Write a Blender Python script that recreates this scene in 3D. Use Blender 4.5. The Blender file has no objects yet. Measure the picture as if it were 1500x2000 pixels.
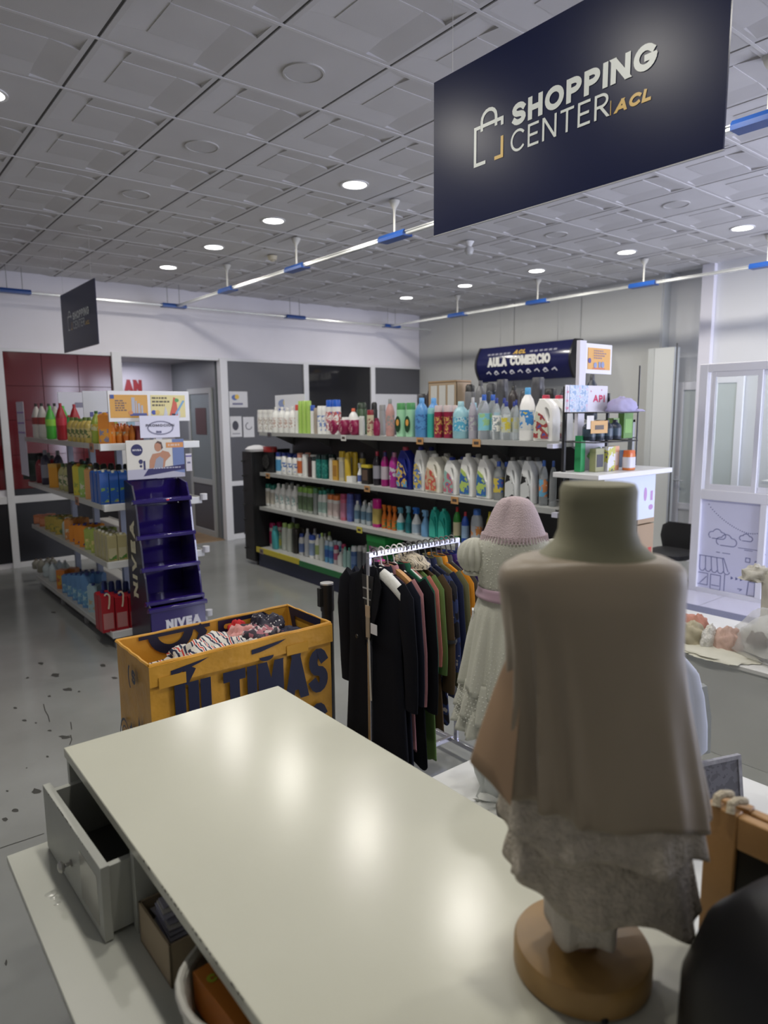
import bpy, bmesh, math, random
from mathutils import Vector, Matrix
random.seed(7)
S=bpy.context.scene; COL=S.collection
PI=math.pi
# ---------------------------------------------------------------- camera
PITCH,YAW,ROLL,FPX=0.143561,0.676652,-0.008787,1338.0
FW=Vector((math.sin(YAW)*math.cos(PITCH),math.cos(YAW)*math.cos(PITCH),-math.sin(PITCH)))
_r=Vector((math.cos(YAW),-math.sin(YAW),0)); _u=_r.cross(FW)
RT=_r*math.cos(ROLL)+_u*math.sin(ROLL); UP=_u*math.cos(ROLL)-_r*math.sin(ROLL)
CP=Vector((0,0,1.85))
cam=bpy.data.objects.new('camera',bpy.data.cameras.new('camera')); COL.objects.link(cam)
M=Matrix.Identity(4)
for i in range(3):
    M[i][0]=RT[i];M[i][1]=UP[i];M[i][2]=-FW[i];M[i][3]=CP[i]
cam.matrix_world=M
cd=cam.data; cd.sensor_fit='VERTICAL'; cd.sensor_height=36; cd.lens=FPX/2000*36; cd.clip_start=0.02; cd.clip_end=60
cd.dof.use_dof=True; cd.dof.focus_distance=2.7; cd.dof.aperture_fstop=2.6
S.camera=cam
# ---------------------------------------------------------------- light and exposure
W=bpy.data.worlds.new('world'); S.world=W; W.use_nodes=True
W.node_tree.nodes['Background'].inputs[0].default_value=(.62,.72,1,1); W.node_tree.nodes['Background'].inputs[1].default_value=1.6
S.view_settings.view_transform='Standard'; S.view_settings.look='None'; S.view_settings.gamma=1; S.view_settings.use_curve_mapping=False
S.view_settings.exposure=0.28
def area(name,loc,rot,sx,sy,power,col,shape='RECTANGLE'):
    l=bpy.data.lights.new(name,'AREA'); l.shape=shape; l.size=sx; l.size_y=sy; l.energy=power; l.color=col
    o=bpy.data.objects.new(name,l); o.location=loc; o.rotation_euler=rot; COL.objects.link(o); return o
# daylight pushing in through the shop-front windows behind the camera (openings in wall_front)
area('daylight',(6.5,-1.74,1.50),(PI/2,0,0),3.4,2.8,230,(.80,.82,1.0))
area('corridor_light',(3.7,10.4,2.62),(0,0,0),.5,.5,7,(.95,.93,1.0))  # added fill lamp without a fixture, brightens the corridor walls
LAMP_W=10.5
# ---------------------------------------------------------------- helpers
def onx(px,py,X):
    r=FW+RT*((px-750)/FPX)-UP*((py-1000)/FPX); return CP+r*(X/r.x)
def ony(px,py,Y):
    r=FW+RT*((px-750)/FPX)-UP*((py-1000)/FPX); return CP+r*(Y/r.y)
def onz(px,py,Z):
    r=FW+RT*((px-750)/FPX)-UP*((py-1000)/FPX); return CP+r*((Z-CP.z)/r.z)
def proj(p):
    v=Vector(p)-CP; d=v.dot(FW)
    if d<=0.05: return None
    return (750+FPX*v.dot(RT)/d,1000-FPX*v.dot(UP)/d,d)
_m={}
def mat(c,rough=.5,metal=0,emit=0,trans=0,noise=0,nscale=20,bump=0,bscale=200,coat=0,sheen=0,alpha=1,ior=1.45,spec=.5):
    key=('p',tuple(c),rough,metal,emit,trans,noise,nscale,bump,bscale,coat,sheen,alpha,ior,spec)
    if key in _m: return _m[key]
    m=bpy.data.materials.new('material'); m.use_nodes=True; nt=m.node_tree; b=nt.nodes['Principled BSDF']
    b.inputs['Base Color'].default_value=(*c,1); b.inputs['Roughness'].default_value=rough; b.inputs['Metallic'].default_value=metal
    b.inputs['Specular IOR Level'].default_value=spec
    if emit: b.inputs['Emission Color'].default_value=(*c,1); b.inputs['Emission Strength'].default_value=emit
    if trans: b.inputs['Transmission Weight'].default_value=trans; b.inputs['IOR'].default_value=ior
    if coat: b.inputs['Coat Weight'].default_value=coat; b.inputs['Coat Roughness'].default_value=.08
    if sheen: b.inputs['Sheen Weight'].default_value=sheen
    if alpha<1: b.inputs['Alpha'].default_value=alpha
    if noise or bump:
        tc=nt.nodes.new('ShaderNodeTexCoord')
    if noise:
        n=nt.nodes.new('ShaderNodeTexNoise'); n.inputs['Scale'].default_value=nscale; n.inputs['Detail'].default_value=4
        nt.links.new(tc.outputs['Object'],n.inputs['Vector'])
        r=nt.nodes.new('ShaderNodeValToRGB'); r.color_ramp.elements[0].position=.3; r.color_ramp.elements[1].position=.7
        r.color_ramp.elements[0].color=tuple(x*(1-noise) for x in c)+(1,); r.color_ramp.elements[1].color=tuple(min(1,x*(1+noise)) for x in c)+(1,)
        nt.links.new(n.outputs['Fac'],r.inputs['Fac']); nt.links.new(r.outputs['Color'],b.inputs['Base Color'])
    if bump:
        n2=nt.nodes.new('ShaderNodeTexNoise'); n2.inputs['Scale'].default_value=bscale; n2.inputs['Detail'].default_value=3
        nt.links.new(tc.outputs['Object'],n2.inputs['Vector'])
        bp=nt.nodes.new('ShaderNodeBump'); bp.inputs['Strength'].default_value=bump; bp.inputs['Distance'].default_value=.01
        nt.links.new(n2.outputs['Fac'],bp.inputs['Height']); nt.links.new(bp.outputs['Normal'],b.inputs['Normal'])
    _m[key]=m; return m
def patmat(cols,kind='voronoi',scale=30,rough=.5,vec=(1,1,1),pos=None,dist=2.0,coord='Object'):
    """printed pattern: cols spread over a noise/voronoi/wave field"""
    key=('q',tuple(cols),kind,scale,rough,vec,dist,coord,tuple(pos) if pos else None)
    if key in _m: return _m[key]
    m=bpy.data.materials.new('material'); m.use_nodes=True; nt=m.node_tree; b=nt.nodes['Principled BSDF']; b.inputs['Roughness'].default_value=rough
    tc=nt.nodes.new('ShaderNodeTexCoord'); mp=nt.nodes.new('ShaderNodeMapping'); mp.inputs['Scale'].default_value=vec
    nt.links.new(tc.outputs[coord],mp.inputs[0])
    if kind=='voronoi':
        t=nt.nodes.new('ShaderNodeTexVoronoi'); t.inputs['Scale'].default_value=scale; o=nt.nodes.new('ShaderNodeSeparateColor'); nt.links.new(t.outputs['Color'],o.inputs[0]); out=o.outputs[0]
    elif kind=='noise':
        t=nt.nodes.new('ShaderNodeTexNoise'); t.inputs['Scale'].default_value=scale; t.inputs['Detail'].default_value=2; out=t.outputs['Fac']
    elif kind=='dots':
        t=nt.nodes.new('ShaderNodeTexVoronoi'); t.inputs['Scale'].default_value=scale; t.inputs['Randomness'].default_value=.25; out=t.outputs['Distance']
    else:
        t=nt.nodes.new('ShaderNodeTexWave'); t.inputs['Scale'].default_value=scale; t.inputs['Distortion'].default_value=dist; t.inputs['Detail'].default_value=1; out=t.outputs['Fac']
    nt.links.new(mp.outputs[0],t.inputs['Vector'])
    r=nt.nodes.new('ShaderNodeValToRGB'); r.color_ramp.interpolation='CONSTANT'; e=r.color_ramp.elements
    n=len(cols); ps=pos or [i/n for i in range(n)]
    if kind=='noise' and not pos: ps=[0,.53] if n==2 else [0]+[.36+.28*i/(n-1) for i in range(1,n)]
    e[0].position=ps[0]; e[0].color=(*cols[0],1); e[1].position=ps[1]; e[1].color=(*cols[1],1)
    for i in range(2,n):
        q=e.new(ps[i]); q.color=(*cols[i],1)
    nt.links.new(out,r.inputs['Fac']); nt.links.new(r.outputs['Color'],b.inputs['Base Color']); _m[key]=m; return m
class MB:
    def __init__(s): s.v=[]; s.f=[]
    def add(s,vs,fs):
        k=len(s.v); s.v+= [tuple(v) for v in vs]; s.f+=[tuple(i+k for i in f) for f in fs]; return s
    def box(s,x0,x1,y0,y1,z0,z1):
        return s.add([(x0,y0,z0),(x1,y0,z0),(x1,y1,z0),(x0,y1,z0),(x0,y0,z1),(x1,y0,z1),(x1,y1,z1),(x0,y1,z1)],
            [(0,3,2,1),(4,5,6,7),(0,1,5,4),(1,2,6,5),(2,3,7,6),(3,0,4,7)])
    def loft(s,rings,cap=(1,1)):
        n=len(rings[0]); vs=[p for r in rings for p in r]; fs=[]
        for i in range(len(rings)-1):
            for j in range(n):
                a=i*n+j; b=i*n+(j+1)%n; fs.append((a,b,b+n,a+n))
        if cap[0]: fs.append(tuple(range(n-1,-1,-1)))
        if cap[1]: fs.append(tuple((len(rings)-1)*n+j for j in range(n)))
        return s.add(vs,fs)
    def lathe(s,prof,n=14,pw=2,cx=0,cy=0):
        """prof: (z, rx, ry)"""
        R=[]
        for q in prof:
            z,rx=q[0],q[1]; ry=q[2] if len(q)>2 else rx; ox=q[3] if len(q)>3 else 0
            R.append([(cx+ox+rx*sg(math.cos(2*PI*(k+.5)/n),2/pw),cy+ry*sg(math.sin(2*PI*(k+.5)/n),2/pw),z) for k in range(n)])
        return s.loft(R)
    def tube(s,path,r,n=8,close=False,flat=1):
        P=[Vector(p) for p in path]; R=[]; m=len(P)
        ov=P[m//2]-P[0] if close else P[-1]-P[0]; ov.normalize(); ref=Vector((0,1,0)) if abs(ov.z)>.75 else Vector((0,0,1))
        for i,p in enumerate(P):
            if close: t=(P[(i+1)%m]-P[i-1])
            else: t=P[min(i+1,m-1)]-P[max(i-1,0)]
            t.normalize()
            a=ref if abs(t.dot(ref))<.98 else Vector((1,0,0))
            u=t.cross(a).normalized(); w=u.cross(t)
            rr=r[i] if isinstance(r,(list,tuple)) else r
            R.append([tuple(p+u*(rr*math.cos(2*PI*k/n))+w*(rr*flat*math.sin(2*PI*k/n))) for k in range(n)])
        if close: R.append(R[0]); return s.loft(R,(0,0))
        return s.loft(R)
    def prism(s,poly,fr,d0,d1):
        """poly 2D list in frame fr=(o,u,v), extruded along the frame normal from d0 to d1"""
        o,u,v=[Vector(q) for q in fr]; n=u.cross(v); k=len(poly)
        A=[o+u*x+v*y+n*d0 for x,y in poly]; B=[o+u*x+v*y+n*d1 for x,y in poly]
        return s.add(A+B,[tuple(range(k-1,-1,-1)),tuple(range(k,2*k))]+[(i,(i+1)%k,(i+1)%k+k,i+k) for i in range(k)])
    def ribbon(s,pts,w,fr,d=0.001,close=False):
        o,u,v=[Vector(q) for q in fr]; n=u.cross(v); m=len(pts); L=[];R=[]
        for i in range(m):
            p=Vector(pts[i])
            if close: a=Vector(pts[i-1]);b=Vector(pts[(i+1)%m])
            else: a=Vector(pts[i-1]) if i else None; b=Vector(pts[i+1]) if i<m-1 else None
            d1=(p-a).normalized() if a is not None and (p-a).length>1e-9 else None
            d2=(b-p).normalized() if b is not None and (b-p).length>1e-9 else None
            if d1 is None: d1=d2
            if d2 is None: d2=d1
            t=(d1+d2); t=t.normalized() if t.length>1e-6 else d1
            nn=Vector((-t.y,t.x)); c=max(.35,nn.dot(Vector((-d1.y,d1.x))))
            L.append(p+nn*(w/2/c)); R.append(p-nn*(w/2/c))
        vs=[o+u*q.x+v*q.y+n*d for q in L]+[o+u*q.x+v*q.y+n*d for q in R]
        fs=[(i+m,i+1+m,i+1,i) for i in range(m-1)]
        if close: fs.append((2*m-1,m,0,m-1))
        return s.add(vs,fs)
    def mesh(s,m,smooth=35):
        me=bpy.data.meshes.new('mesh'); me.from_pydata(s.v,[],s.f); me.materials.append(m)
        if smooth:
            me.shade_smooth(); me.set_sharp_from_angle(angle=math.radians(smooth))
        me.update(); return me
    def build(s,name,m,parent=None,smooth=35,bevel=0,seg=2):
        o=bpy.data.objects.new(name,s.mesh(m,smooth)); COL.objects.link(o)
        if parent is not None: o.parent=parent
        if bevel:
            b=o.modifiers.new('bevel','BEVEL'); b.width=bevel; b.segments=seg; b.limit_method='ANGLE'
        return o
def sg(x,p): return math.copysign(abs(x)**p,x)
LABELS={}
def tag(o,label=None,cat=None,group=None,kind=None):
    if label:
        o['label']=label; LABELS.setdefault(label,[]).append(o.name)
    if cat: o['category']=cat
    if group: o['group']=group
    if kind: o['kind']=kind
    return o
def thing(name,label,cat,loc=(0,0,0),rz=0,group=None):
    o=bpy.data.objects.new(name,None); COL.objects.link(o); o.location=loc; o.rotation_euler=(0,0,rz); o.empty_display_size=.05
    return tag(o,label,cat,group)
def bx(x0,x1,y0,y1,z0,z1): return MB().box(min(x0,x1),max(x0,x1),min(y0,y1),max(y0,y1),min(z0,z1),max(z0,z1))
def inst(name,me,parent,loc=(0,0,0),rot=(0,0,0)):
    o=bpy.data.objects.new(name,me); COL.objects.link(o); o.parent=parent; o.location=loc; o.rotation_euler=rot; return o
# ---- stroke lettering
def arc(cx,cy,rx,ry,a0,a1,n=10): return [(cx+rx*math.cos(math.radians(a0+(a1-a0)*i/n)),cy+ry*math.sin(math.radians(a0+(a1-a0)*i/n))) for i in range(n+1)]
GL={
'S':(.6,[arc(.3,.745,.29,.255,25,270)+arc(.3,.245,.3,.245,90,-155)[1:]]),
'H':(.62,[[(0,0),(0,1)],[(.62,0),(.62,1)],[(0,.5),(.62,.5)]]),
'O':(.82,[arc(.41,.5,.41,.5,0,360,22)]),
'P':(.56,[[(0,0),(0,1)],[(.1,1),(.28,1)]+arc(.28,.73,.28,.27,90,-90)[1:]+[(.1,.46)]]),
'I':(0,[[(0,0),(0,1)]]),
'N':(.68,[[(0,0),(0,1)],[(.04,1),(.64,0)],[(.68,0),(.68,1)]]),
'G':(.80,[arc(.41,.5,.40,.5,42,352,18),[(.50,.46),(.80,.46)]]),
'C':(.72,[arc(.41,.5,.41,.5,45,315,16)]),
'E':(.52,[[(.52,1),(0,1),(0,0),(.52,0)],[(0,.5),(.46,.5)]]),
'T':(.6,[[(0,1),(.6,1)],[(.3,1),(.3,0)]]),
'R':(.60,[[(0,0),(0,1)],[(.1,1),(.28,1)]+arc(.28,.74,.28,.26,90,-90)[1:]+[(.1,.48)],[(.24,.48),(.58,0)]]),
'A':(.76,[[(0,0),(.36,1)],[(.40,1),(.76,0)],[(.14,.26),(.62,.26)]]),
'L':(.5,[[(0,1),(0,0),(.5,0)]]),
'U':(.6,[[(0,1),(0,.3)]+arc(.3,.3,.3,.3,180,360)+[(.6,.3),(.6,1)]]),
'M':(.84,[[(0,0),(0,1)],[(.04,1),(.40,.12)],[(.44,.12),(.80,1)],[(.84,1),(.84,0)]]),
'D':(.62,[[(0,0),(0,1)],[(.1,1),(.22,1)]+arc(.22,.5,.4,.5,90,-90)[1:]+[(.1,0)]]),
'V':(.72,[[(0,1),(.34,0)],[(.38,0),(.72,1)]]),
'X':(.6,[[(0,0),(.6,1)],[(0,1),(.6,0)]]),
'F':(.5,[[(.5,1),(0,1),(0,0)],[(0,.5),(.44,.5)]]),
'B':(.56,[[(0,0),(0,1),(.26,1)]+arc(.26,.76,.26,.24,90,-90,6)+[(0,.52),(.28,.52)]+arc(.28,.26,.28,.26,90,-90,6)+[(0,0)]]),
'Y':(.64,[[(0,1),(.32,.48),(.64,1)],[(.32,.48),(.32,0)]]),
'0':(.56,[arc(.28,.5,.28,.5,0,360,18)]),
'5':(.56,[[(.52,1),(.08,1),(.03,.55)]+arc(.27,.3,.29,.3,130,-150,10)]),
'1':(.2,[[(0,.8),(.2,1),(.2,0)]]),
'%':(.8,[arc(.17,.78,.15,.2,0,360,10),arc(.63,.22,.15,.2,0,360,10),[(.15,0),(.65,1)]]),
'/':(.3,[[(0,0),(.3,1)]]),'|':(0,[[(0,-.1),(0,1.1)]]),
'a':(.5,[arc(.25,.3,.25,.3,0,360,12),[(.5,.6),(.5,0)]]),
'c':(.48,[arc(.28,.3,.28,.3,45,315,10)]),
'o':(.54,[arc(.27,.3,.27,.3,0,360,12)]),
'i':(0,[[(0,0),(0,.6)],[(0,.78),(0,.88)]]),
'l':(0,[[(0,0),(0,1)]]),
'r':(.3,[[(0,0),(0,.6)],arc(.25,.3,.25,.3,180,80,6)]),
'n':(.46,[[(0,0),(0,.6)],arc(.23,.36,.23,.24,180,0,8)+[(.46,0)]]),
'e':(.52,[[(.03,.32),(.52,.32)]+arc(.27,.3,.25,.3,0,310,10)]),
' ':(.35,[]),
}
def text(s,fr,x,y,h,m,parent,wid=None,sw=.2,shear=0,name='lettering',gap=.16,d=.001,sx=1.0):
    """stroke letters on the frame; (x,y) lower-left, h cap height, sw stroke as a share of h"""
    mb=MB(); hh=h*(1-sw); q=0; strokes=[]
    for ch in s:
        acc=None
        if ch in 'ÚÓÁ': acc=True; ch={'Ú':'U','Ó':'O','Á':'A'}[ch]
        w,st=GL[ch]
        for p in st:
            strokes.append([(q+a*sx,b) for a,b in p])
        if acc: strokes.append([(q+w*sx*.45,1.26),(q+w*sx*.70,1.40)])
        q+=w*sx+gap+sw*1.1
    nat=(q-gap-sw*1.1+sw)*hh
    k=(wid/nat) if wid else 1
    for p in strokes:
        pts=[(x+(a*hh+sw*hh*.5)*k+shear*b*hh,y+sw*h/2+b*hh) for a,b in p]
        cl=len(pts)>3 and (Vector(pts[0])-Vector(pts[-1])).length<1e-6
        diag=len(p)==2 and abs(p[0][0]-p[1][0])>.03 and abs(p[0][1]-p[1][1])>.3
        if cl: mb.ribbon(pts[:-1],sw*h,fr,d,True)
        elif diag:
            (ax,ay),(bx_,by)=pts if pts[0][1]<pts[1][1] else pts[::-1]; L_=math.hypot(bx_-ax,by-ay); hw=sw*h*.5*L_/(by-ay); ex=sw*h*.5*(bx_-ax)/(by-ay)
            o_,u_,v_=[Vector(q_) for q_ in fr]; n_=u_.cross(v_)
            mb.add([o_+u_*a_+v_*b_+n_*d for a_,b_ in ((ax-ex-hw,ay-sw*h*.5),(ax-ex+hw,ay-sw*h*.5),(bx_+ex+hw,by+sw*h*.5),(bx_+ex-hw,by+sw*h*.5))],[(0,1,2,3)])
        else:
            # square ends
            a=Vector(pts[0])-Vector(pts[1]); b=Vector(pts[-1])-Vector(pts[-2])
            pts=[tuple(Vector(pts[0])+a.normalized()*sw*h*.5)]+pts[1:-1]+[tuple(Vector(pts[-1])+b.normalized()*sw*h*.5)] if sw<.5 else pts
            mb.ribbon(pts,sw*h,fr,d)
        d+=.00012
    return mb.build(name,m,parent,smooth=0)
def flat(polys,fr,m,parent,name,d=.001):
    mb=MB(); o,u,v=[Vector(q) for q in fr]; n=u.cross(v)
    for p in polys:
        mb.add([o+u*x+v*y+n*d for x,y in p],[tuple(range(len(p)))])
    return mb.build(name,m,parent,smooth=0)
def rect(x0,x1,y0,y1): return [(x0,y0),(x1,y0),(x1,y1),(x0,y1)]
def ell(cx,cy,rx,ry,n=20): return arc(cx,cy,rx,ry,0,360,n)[:-1]
ORD=['first','second','third','fourth','fifth','sixth','seventh','eighth','ninth','tenth','eleventh','twelfth']
CNT=['zero','one','two','three','four','five','six','seven','eight','nine','ten','eleven','twelve']
WHITE=(.8,.8,.79)
NAVY=(.012,.016,.07)
CEIL=3.529
GX,GY=1.711,3.41
# ================================================================= structure
floor_m=mat((.30,.31,.30),rough=.16,noise=.10,nscale=1.5,bump=.02,bscale=3,spec=.6)
fl=bx(-2.6,12.6,-4.1,13.6,-.1,0).build('floor',floor_m); tag(fl,kind='structure')
chip=mat((.06,.06,.055),rough=.6)
random.seed(3)
for px,py,rw,rh in [(80,1296,7,3),(108,1319,9,4),(132,1347,10,4),(201,1300,6,3),(224,1324,6,3),(48,1407,5,2),(30,1383,4,2),(128,1440,13,4),(96,1360,4,2),(154,1351,3,2),(72,1545,10,6),(30,1583,7,4),(10,1601,8,4),(14,1545,3,2),(93,1478,4,2),(97,1427,5,2),(54,1324,4,2),(70,1412,3,1.5),(105,1196,5,2),(52,1500,2,1.5),(12,1880,3,6)]:
    c=onz(px,py,0); a=onz(px+rw,py,0); b=onz(px,py-rh,0); u=a-c; v=b-c
    n=9; poly=[]
    for k in range(n):
        t=2*PI*k/n; r=random.uniform(.6,1.15); p=c+u*(r*math.cos(t))+v*(r*math.sin(t)); poly.append(p)
    mb=MB(); mb.add([(p.x,p.y,.0008) for p in poly],[tuple(range(n))]); mb.build('floor_chip',chip,fl,smooth=0)
for pts in [[(85,1375),(88,1388),(94,1398),(97,1410)],[(138,1410),(140,1425)],[(120,1441),(138,1436),(140,1445),(136,1455)],[(0,1657),(20,1650),(45,1642),(86,1628)],[(236,1600),(238,1612)]]:
    P=[onz(a,b,0) for a,b in pts]
    mb=MB(); mb.ribbon([(p.x,p.y) for p in P],.006,((0,0,.0007),(1,0,0),(0,1,0)),0); mb.build('floor_crack',chip,fl,smooth=0)
# walls
wall_m=mat((.80,.78,.83),rough=.6,noise=.03,nscale=2,bump=.05,bscale=60)
wb=MB(); wb.box(-2.6,8.45,9.28,9.40,2.64,3.6); wb.box(-2.6,1.6,9.28,9.40,0,2.64); wb.box(8.3,8.45,9.28,9.4,0,2.64)
wback=wb.build('wall_back',wall_m,smooth=0); tag(wback,kind='structure')
wr=MB(); wr.box(8.3,8.62,4.70,9.28,0,3.6)
wright=wr.build('wall_right',mat((.60,.61,.60),rough=.55,noise=.03,nscale=1.5),smooth=0); tag(wright,kind='structure')
for y0,y1 in [(4.72,5.9),(5.92,7.1),(7.12,8.2),(8.22,9.27)]:
    bx(8.285,8.3,y0,y1,0.08,3.5).build('panel',mat((.60,.61,.60),rough=.45),wright,bevel=.002)
bx(8.27,8.3,4.72,9.27,0,.08).build('baseboard_right',mat((.7,.7,.7)),wright)
w2=bx(8.46,8.6,4.0,4.70,0,3.6).box(8.20,8.30,-1.6,4.02,0,3.6).build('wall_right_passage',mat((.74,.75,.77),rough=.5),smooth=0); tag(w2,kind='structure')
o=bx(8.13,8.20,4.00,4.14,0,3.53).build('wall_right_column',mat((.74,.73,.80),rough=.5)); tag(o,kind='structure')
o=bx(-2.7,-2.6,-4.1,9.4,0,3.6).build('wall_left',mat((.62,.62,.60),rough=.6)); tag(o,kind='structure')
wf=MB(); wf.box(-2.6,4.85,-1.7,-1.6,0,3.6); wf.box(4.85,8.6,-1.7,-1.6,2.9,3.6); wf.box(5.52,5.85,-1.7,-1.6,0,2.9); wf.box(5.85,8.2,-1.7,-1.6,0,.4); wf.box(8.2,8.6,-1.7,-1.6,0,2.9); wf.box(7.0,7.08,-1.7,-1.6,.4,2.9)
o=wf.build('wall_front',mat((.62,.62,.60),rough=.6),smooth=0); tag(o,kind='structure')
# ceiling
ce=bx(-2.6,8.6,-4.1,9.4,3.585,3.7).build('ceiling',mat((.25,.25,.25),rough=.8)); tag(ce,kind='structure')
tile_m=mat((.58,.57,.575),rough=.75,bump=.08,bscale=300,noise=.03,nscale=3)
def tile_mesh():
    mb=MB(); O=.2925; H=.268; c=.135; d=.015
    for k in range(4):
        a=k*PI/2; R=lambda x,y,z:(x*math.cos(a)-y*math.sin(a),x*math.sin(a)+y*math.cos(a),z)
        mb.add([R(-H,H,0),R(c,H,0),R(c,c,d),R(-H,c,d)],[(3,2,1,0)])      # ramp
        mb.add([R(c,H,0),R(c,c,d),R(c,H,d)],[(0,1,2)])
        mb.add([R(-H,H,0),R(-H,c,d),R(-H,c,0)],[(0,2,1)])
        mb.add([R(-O,O,0),R(O,O,0),R(H,H,0),R(-H,H,0)],[(3,2,1,0)])      # flat border
        mb.add([R(-O,O,0),R(O,O,0),R(O,O,.03),R(-O,O,.03)],[(0,1,2,3)])
    mb.add([(-c,-c,d-.004),(c,-c,d-.004),(c,c,d-.004),(-c,c,d-.004)],[(3,2,1,0)])
    mb.add([(-c,-c,d-.004),(c,-c,d-.004),(c,c,d-.004),(-c,c,d-.004),(-c,-c,d),(c,-c,d),(c,c,d),(-c,c,d)],[(0,1,5,4),(1,2,6,5),(2,3,7,6),(3,0,4,7)])
    return mb.mesh(tile_m,0)
TM=tile_mesh()
flatT=bx(-.2925,.2925,-.2925,.2925,0,.03).mesh(tile_m,0)
def ring(mb,r0,r1,z0,z1,n=28):
    A=[(r0*math.cos(2*PI*k/n),r0*math.sin(2*PI*k/n)) for k in range(n)];B=[(r1*math.cos(2*PI*k/n),r1*math.sin(2*PI*k/n)) for k in range(n)]
    return mb.loft([[(x,y,z0) for x,y in A],[(x,y,z1) for x,y in A],[(x,y,z1) for x,y in B],[(x,y,z0) for x,y in B],[(x,y,z0) for x,y in A]],(0,0))
lights=[(2.5,j) for j in (-2.5,-.5,1.5,3.5,5.5,7.5)]+[(8.5,j) for j in (-2.5,-.5,1.5,3.5,5.5,7.5)]+[(-1.5,j) for j in (-2.5,-.5,1.5)]
lights+=[(2.5,-4.5),(-1.5,-4.5)]
vents=[(.5,-.5),(.5,1.5),(.5,3.5),(.5,5.5),(6.5,-.5),(6.5,1.5)]
hid=MB()
for i in range(-8,12):
    for j in range(-13,10):
        x=GX+.6*(i+.5); y=GY+.6*(j+.5)
        if x<-2.5 or x>8.5 or y<-1.6 or y>9.3: continue
        me=flatT if (i+.5,j+.5) in lights+vents else TM
        q=[proj((x+a,y+b,CEIL)) for a in(-.3,.3) for b in(-.3,.3)]
        vis=any(p and -20<p[0]<1520 and -20<p[1]<2000 for p in q)
        if vis: inst('ceiling_tile',me,ce,(x,y,CEIL))
        else:
            hid.add([(v.co.x+x,v.co.y+y,v.co.z+CEIL) for v in me.vertices],[tuple(p.vertices) for p in me.polygons])
tag(hid.build('ceiling_tile_field',tile_m,ce,smooth=0),kind='stuff')
shade_bar=mat((.10,.10,.10),rough=.6); light_bar=mat((.66,.65,.66),rough=.4)  # the dark bar colour carries the shade of the ceiling grooves
for i in range(-7,12):
    x=GX+.6*i
    bx(x-.010,x+.010,-4,9.28,CEIL+.006,CEIL+.05).build('ceiling_grid_bar',shade_bar,ce,smooth=0)
for j in range(-12,10):
    y=GY+.6*j
    bx(-2.6,8.46,y-.008,y+.008,CEIL-.003,CEIL+.004).build('ceiling_grid_bar',light_bar,ce,smooth=0)
lamp_m=mat((1,.98,.95),emit=9); bez=mat((.85,.85,.85),rough=.4)
far={}
for i,j in lights:
    x=GX+.6*i; y=GY+.6*j; p=proj((x,y,CEIL))
    rn={2.5:'middle',8.5:'right',-1.5:'left'}[i]
    nm={7.5:'farthest from the camera',5.5:'second from the far wall',3.5:'third from the far wall',1.5:'fourth from the far wall',-.5:'fifth from the far wall',-2.5:'sixth from the far wall',-4.5:'seventh from the far wall'}[j]
    if i==-1.5: nm={1.5:'cut by the left photo edge',-.5:'cut by the top photo edge',-2.5:'above the camera',-4.5:'behind the camera'}[j]
    t=thing('downlight','round glowing recessed ceiling light in the %s row, %s'%(rn,nm),'light',(x,y,CEIL),0,'recessed ceiling lights')
    ring(MB(),.088,.105,-.008,-.0005).build('bezel',bez,t)
    ring(MB(),0.001,.0885,-.006,-.001,24).build('diffuser',lamp_m,t)
    l=bpy.data.lights.new('lamp_light','AREA'); l.shape='DISK'; l.size=.17; l.energy=LAMP_W; l.color=(1,.955,.87)
    lo=bpy.data.objects.new('lamp_light',l); lo.location=(0,0,-.02); lo.parent=t; COL.objects.link(lo)
for k,(i,j) in enumerate(vents):
    nm=['nearest the camera in the left row','second of the left row counted from the camera','third of the left row counted from the camera','farthest of the left row','near one of the right row, below the large hanging sign','far one of the right row, left of the large sign’s shadow'][k]
    if k==5: nm='far one of the right row, beside the smoke detector'
    t=thing('ceiling_speaker','flat round off-white ceiling speaker, '+nm,'speaker',(GX+.6*i,GY+.6*j,CEIL),0,'round ceiling speakers')
    ring(MB(),.095,.105,-.008,0).build('rim',mat((.55,.54,.53),rough=.6),t)
    ring(MB(),.001,.094,-.004,-.0005).build('grille',mat((.55,.54,.54),rough=.8,bump=.3,bscale=900),t)
# partition in the back wall
fr_m=mat((.74,.74,.76),rough=.35); red_m=mat((.115,.008,.012),rough=.10,spec=.6); black_m=mat((.018,.018,.022),rough=.25); grey_m=mat((.085,.085,.095),rough=.35); bglass=mat((.02,.02,.022),rough=.06)
def P(n,x0,x1,z0,z1,m,y0=9.27,y1=9.33,b=.003): return bx(x0,x1,y0,y1,z0,z1).build(n,m,wback,bevel=b)
P('post',1.60,1.68,0,2.64,fr_m,9.24); P('post',2.93,3.05,0,2.66,fr_m,9.22); P('post',4.43,4.545,0,2.64,fr_m,9.22); P('post',5.845,5.935,0,2.62,fr_m,9.24); P('post',7.17,7.26,0,2.62,fr_m,9.24)
P('rail',1.68,2.93,.80,.89,fr_m,9.25); P('rail',1.68,2.93,0,.07,fr_m,9.25); P('rail',4.545,8.3,.80,.87,fr_m,9.25); P('rail',4.545,8.3,0,.08,fr_m,9.25); P('rail',1.6,8.3,2.61,2.65,fr_m,9.25)
for x0,x1 in [(1.68,2.10),(2.104,2.52),(2.524,2.93)]:
    for z0,z1 in [(.97,1.38),(1.383,1.80),(1.803,2.21),(2.213,2.61)]: P('panel',x0,x1,z0,z1,red_m,9.275,9.30,.002)
P('panel',1.68,2.93,.89,.968,black_m); P('panel',1.68,2.93,.07,.80,black_m)
P('panel',4.545,5.845,.87,2.61,grey_m); P('panel',5.935,7.17,.87,2.61,bglass); P('panel',7.26,8.3,.87,2.61,grey_m)
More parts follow.
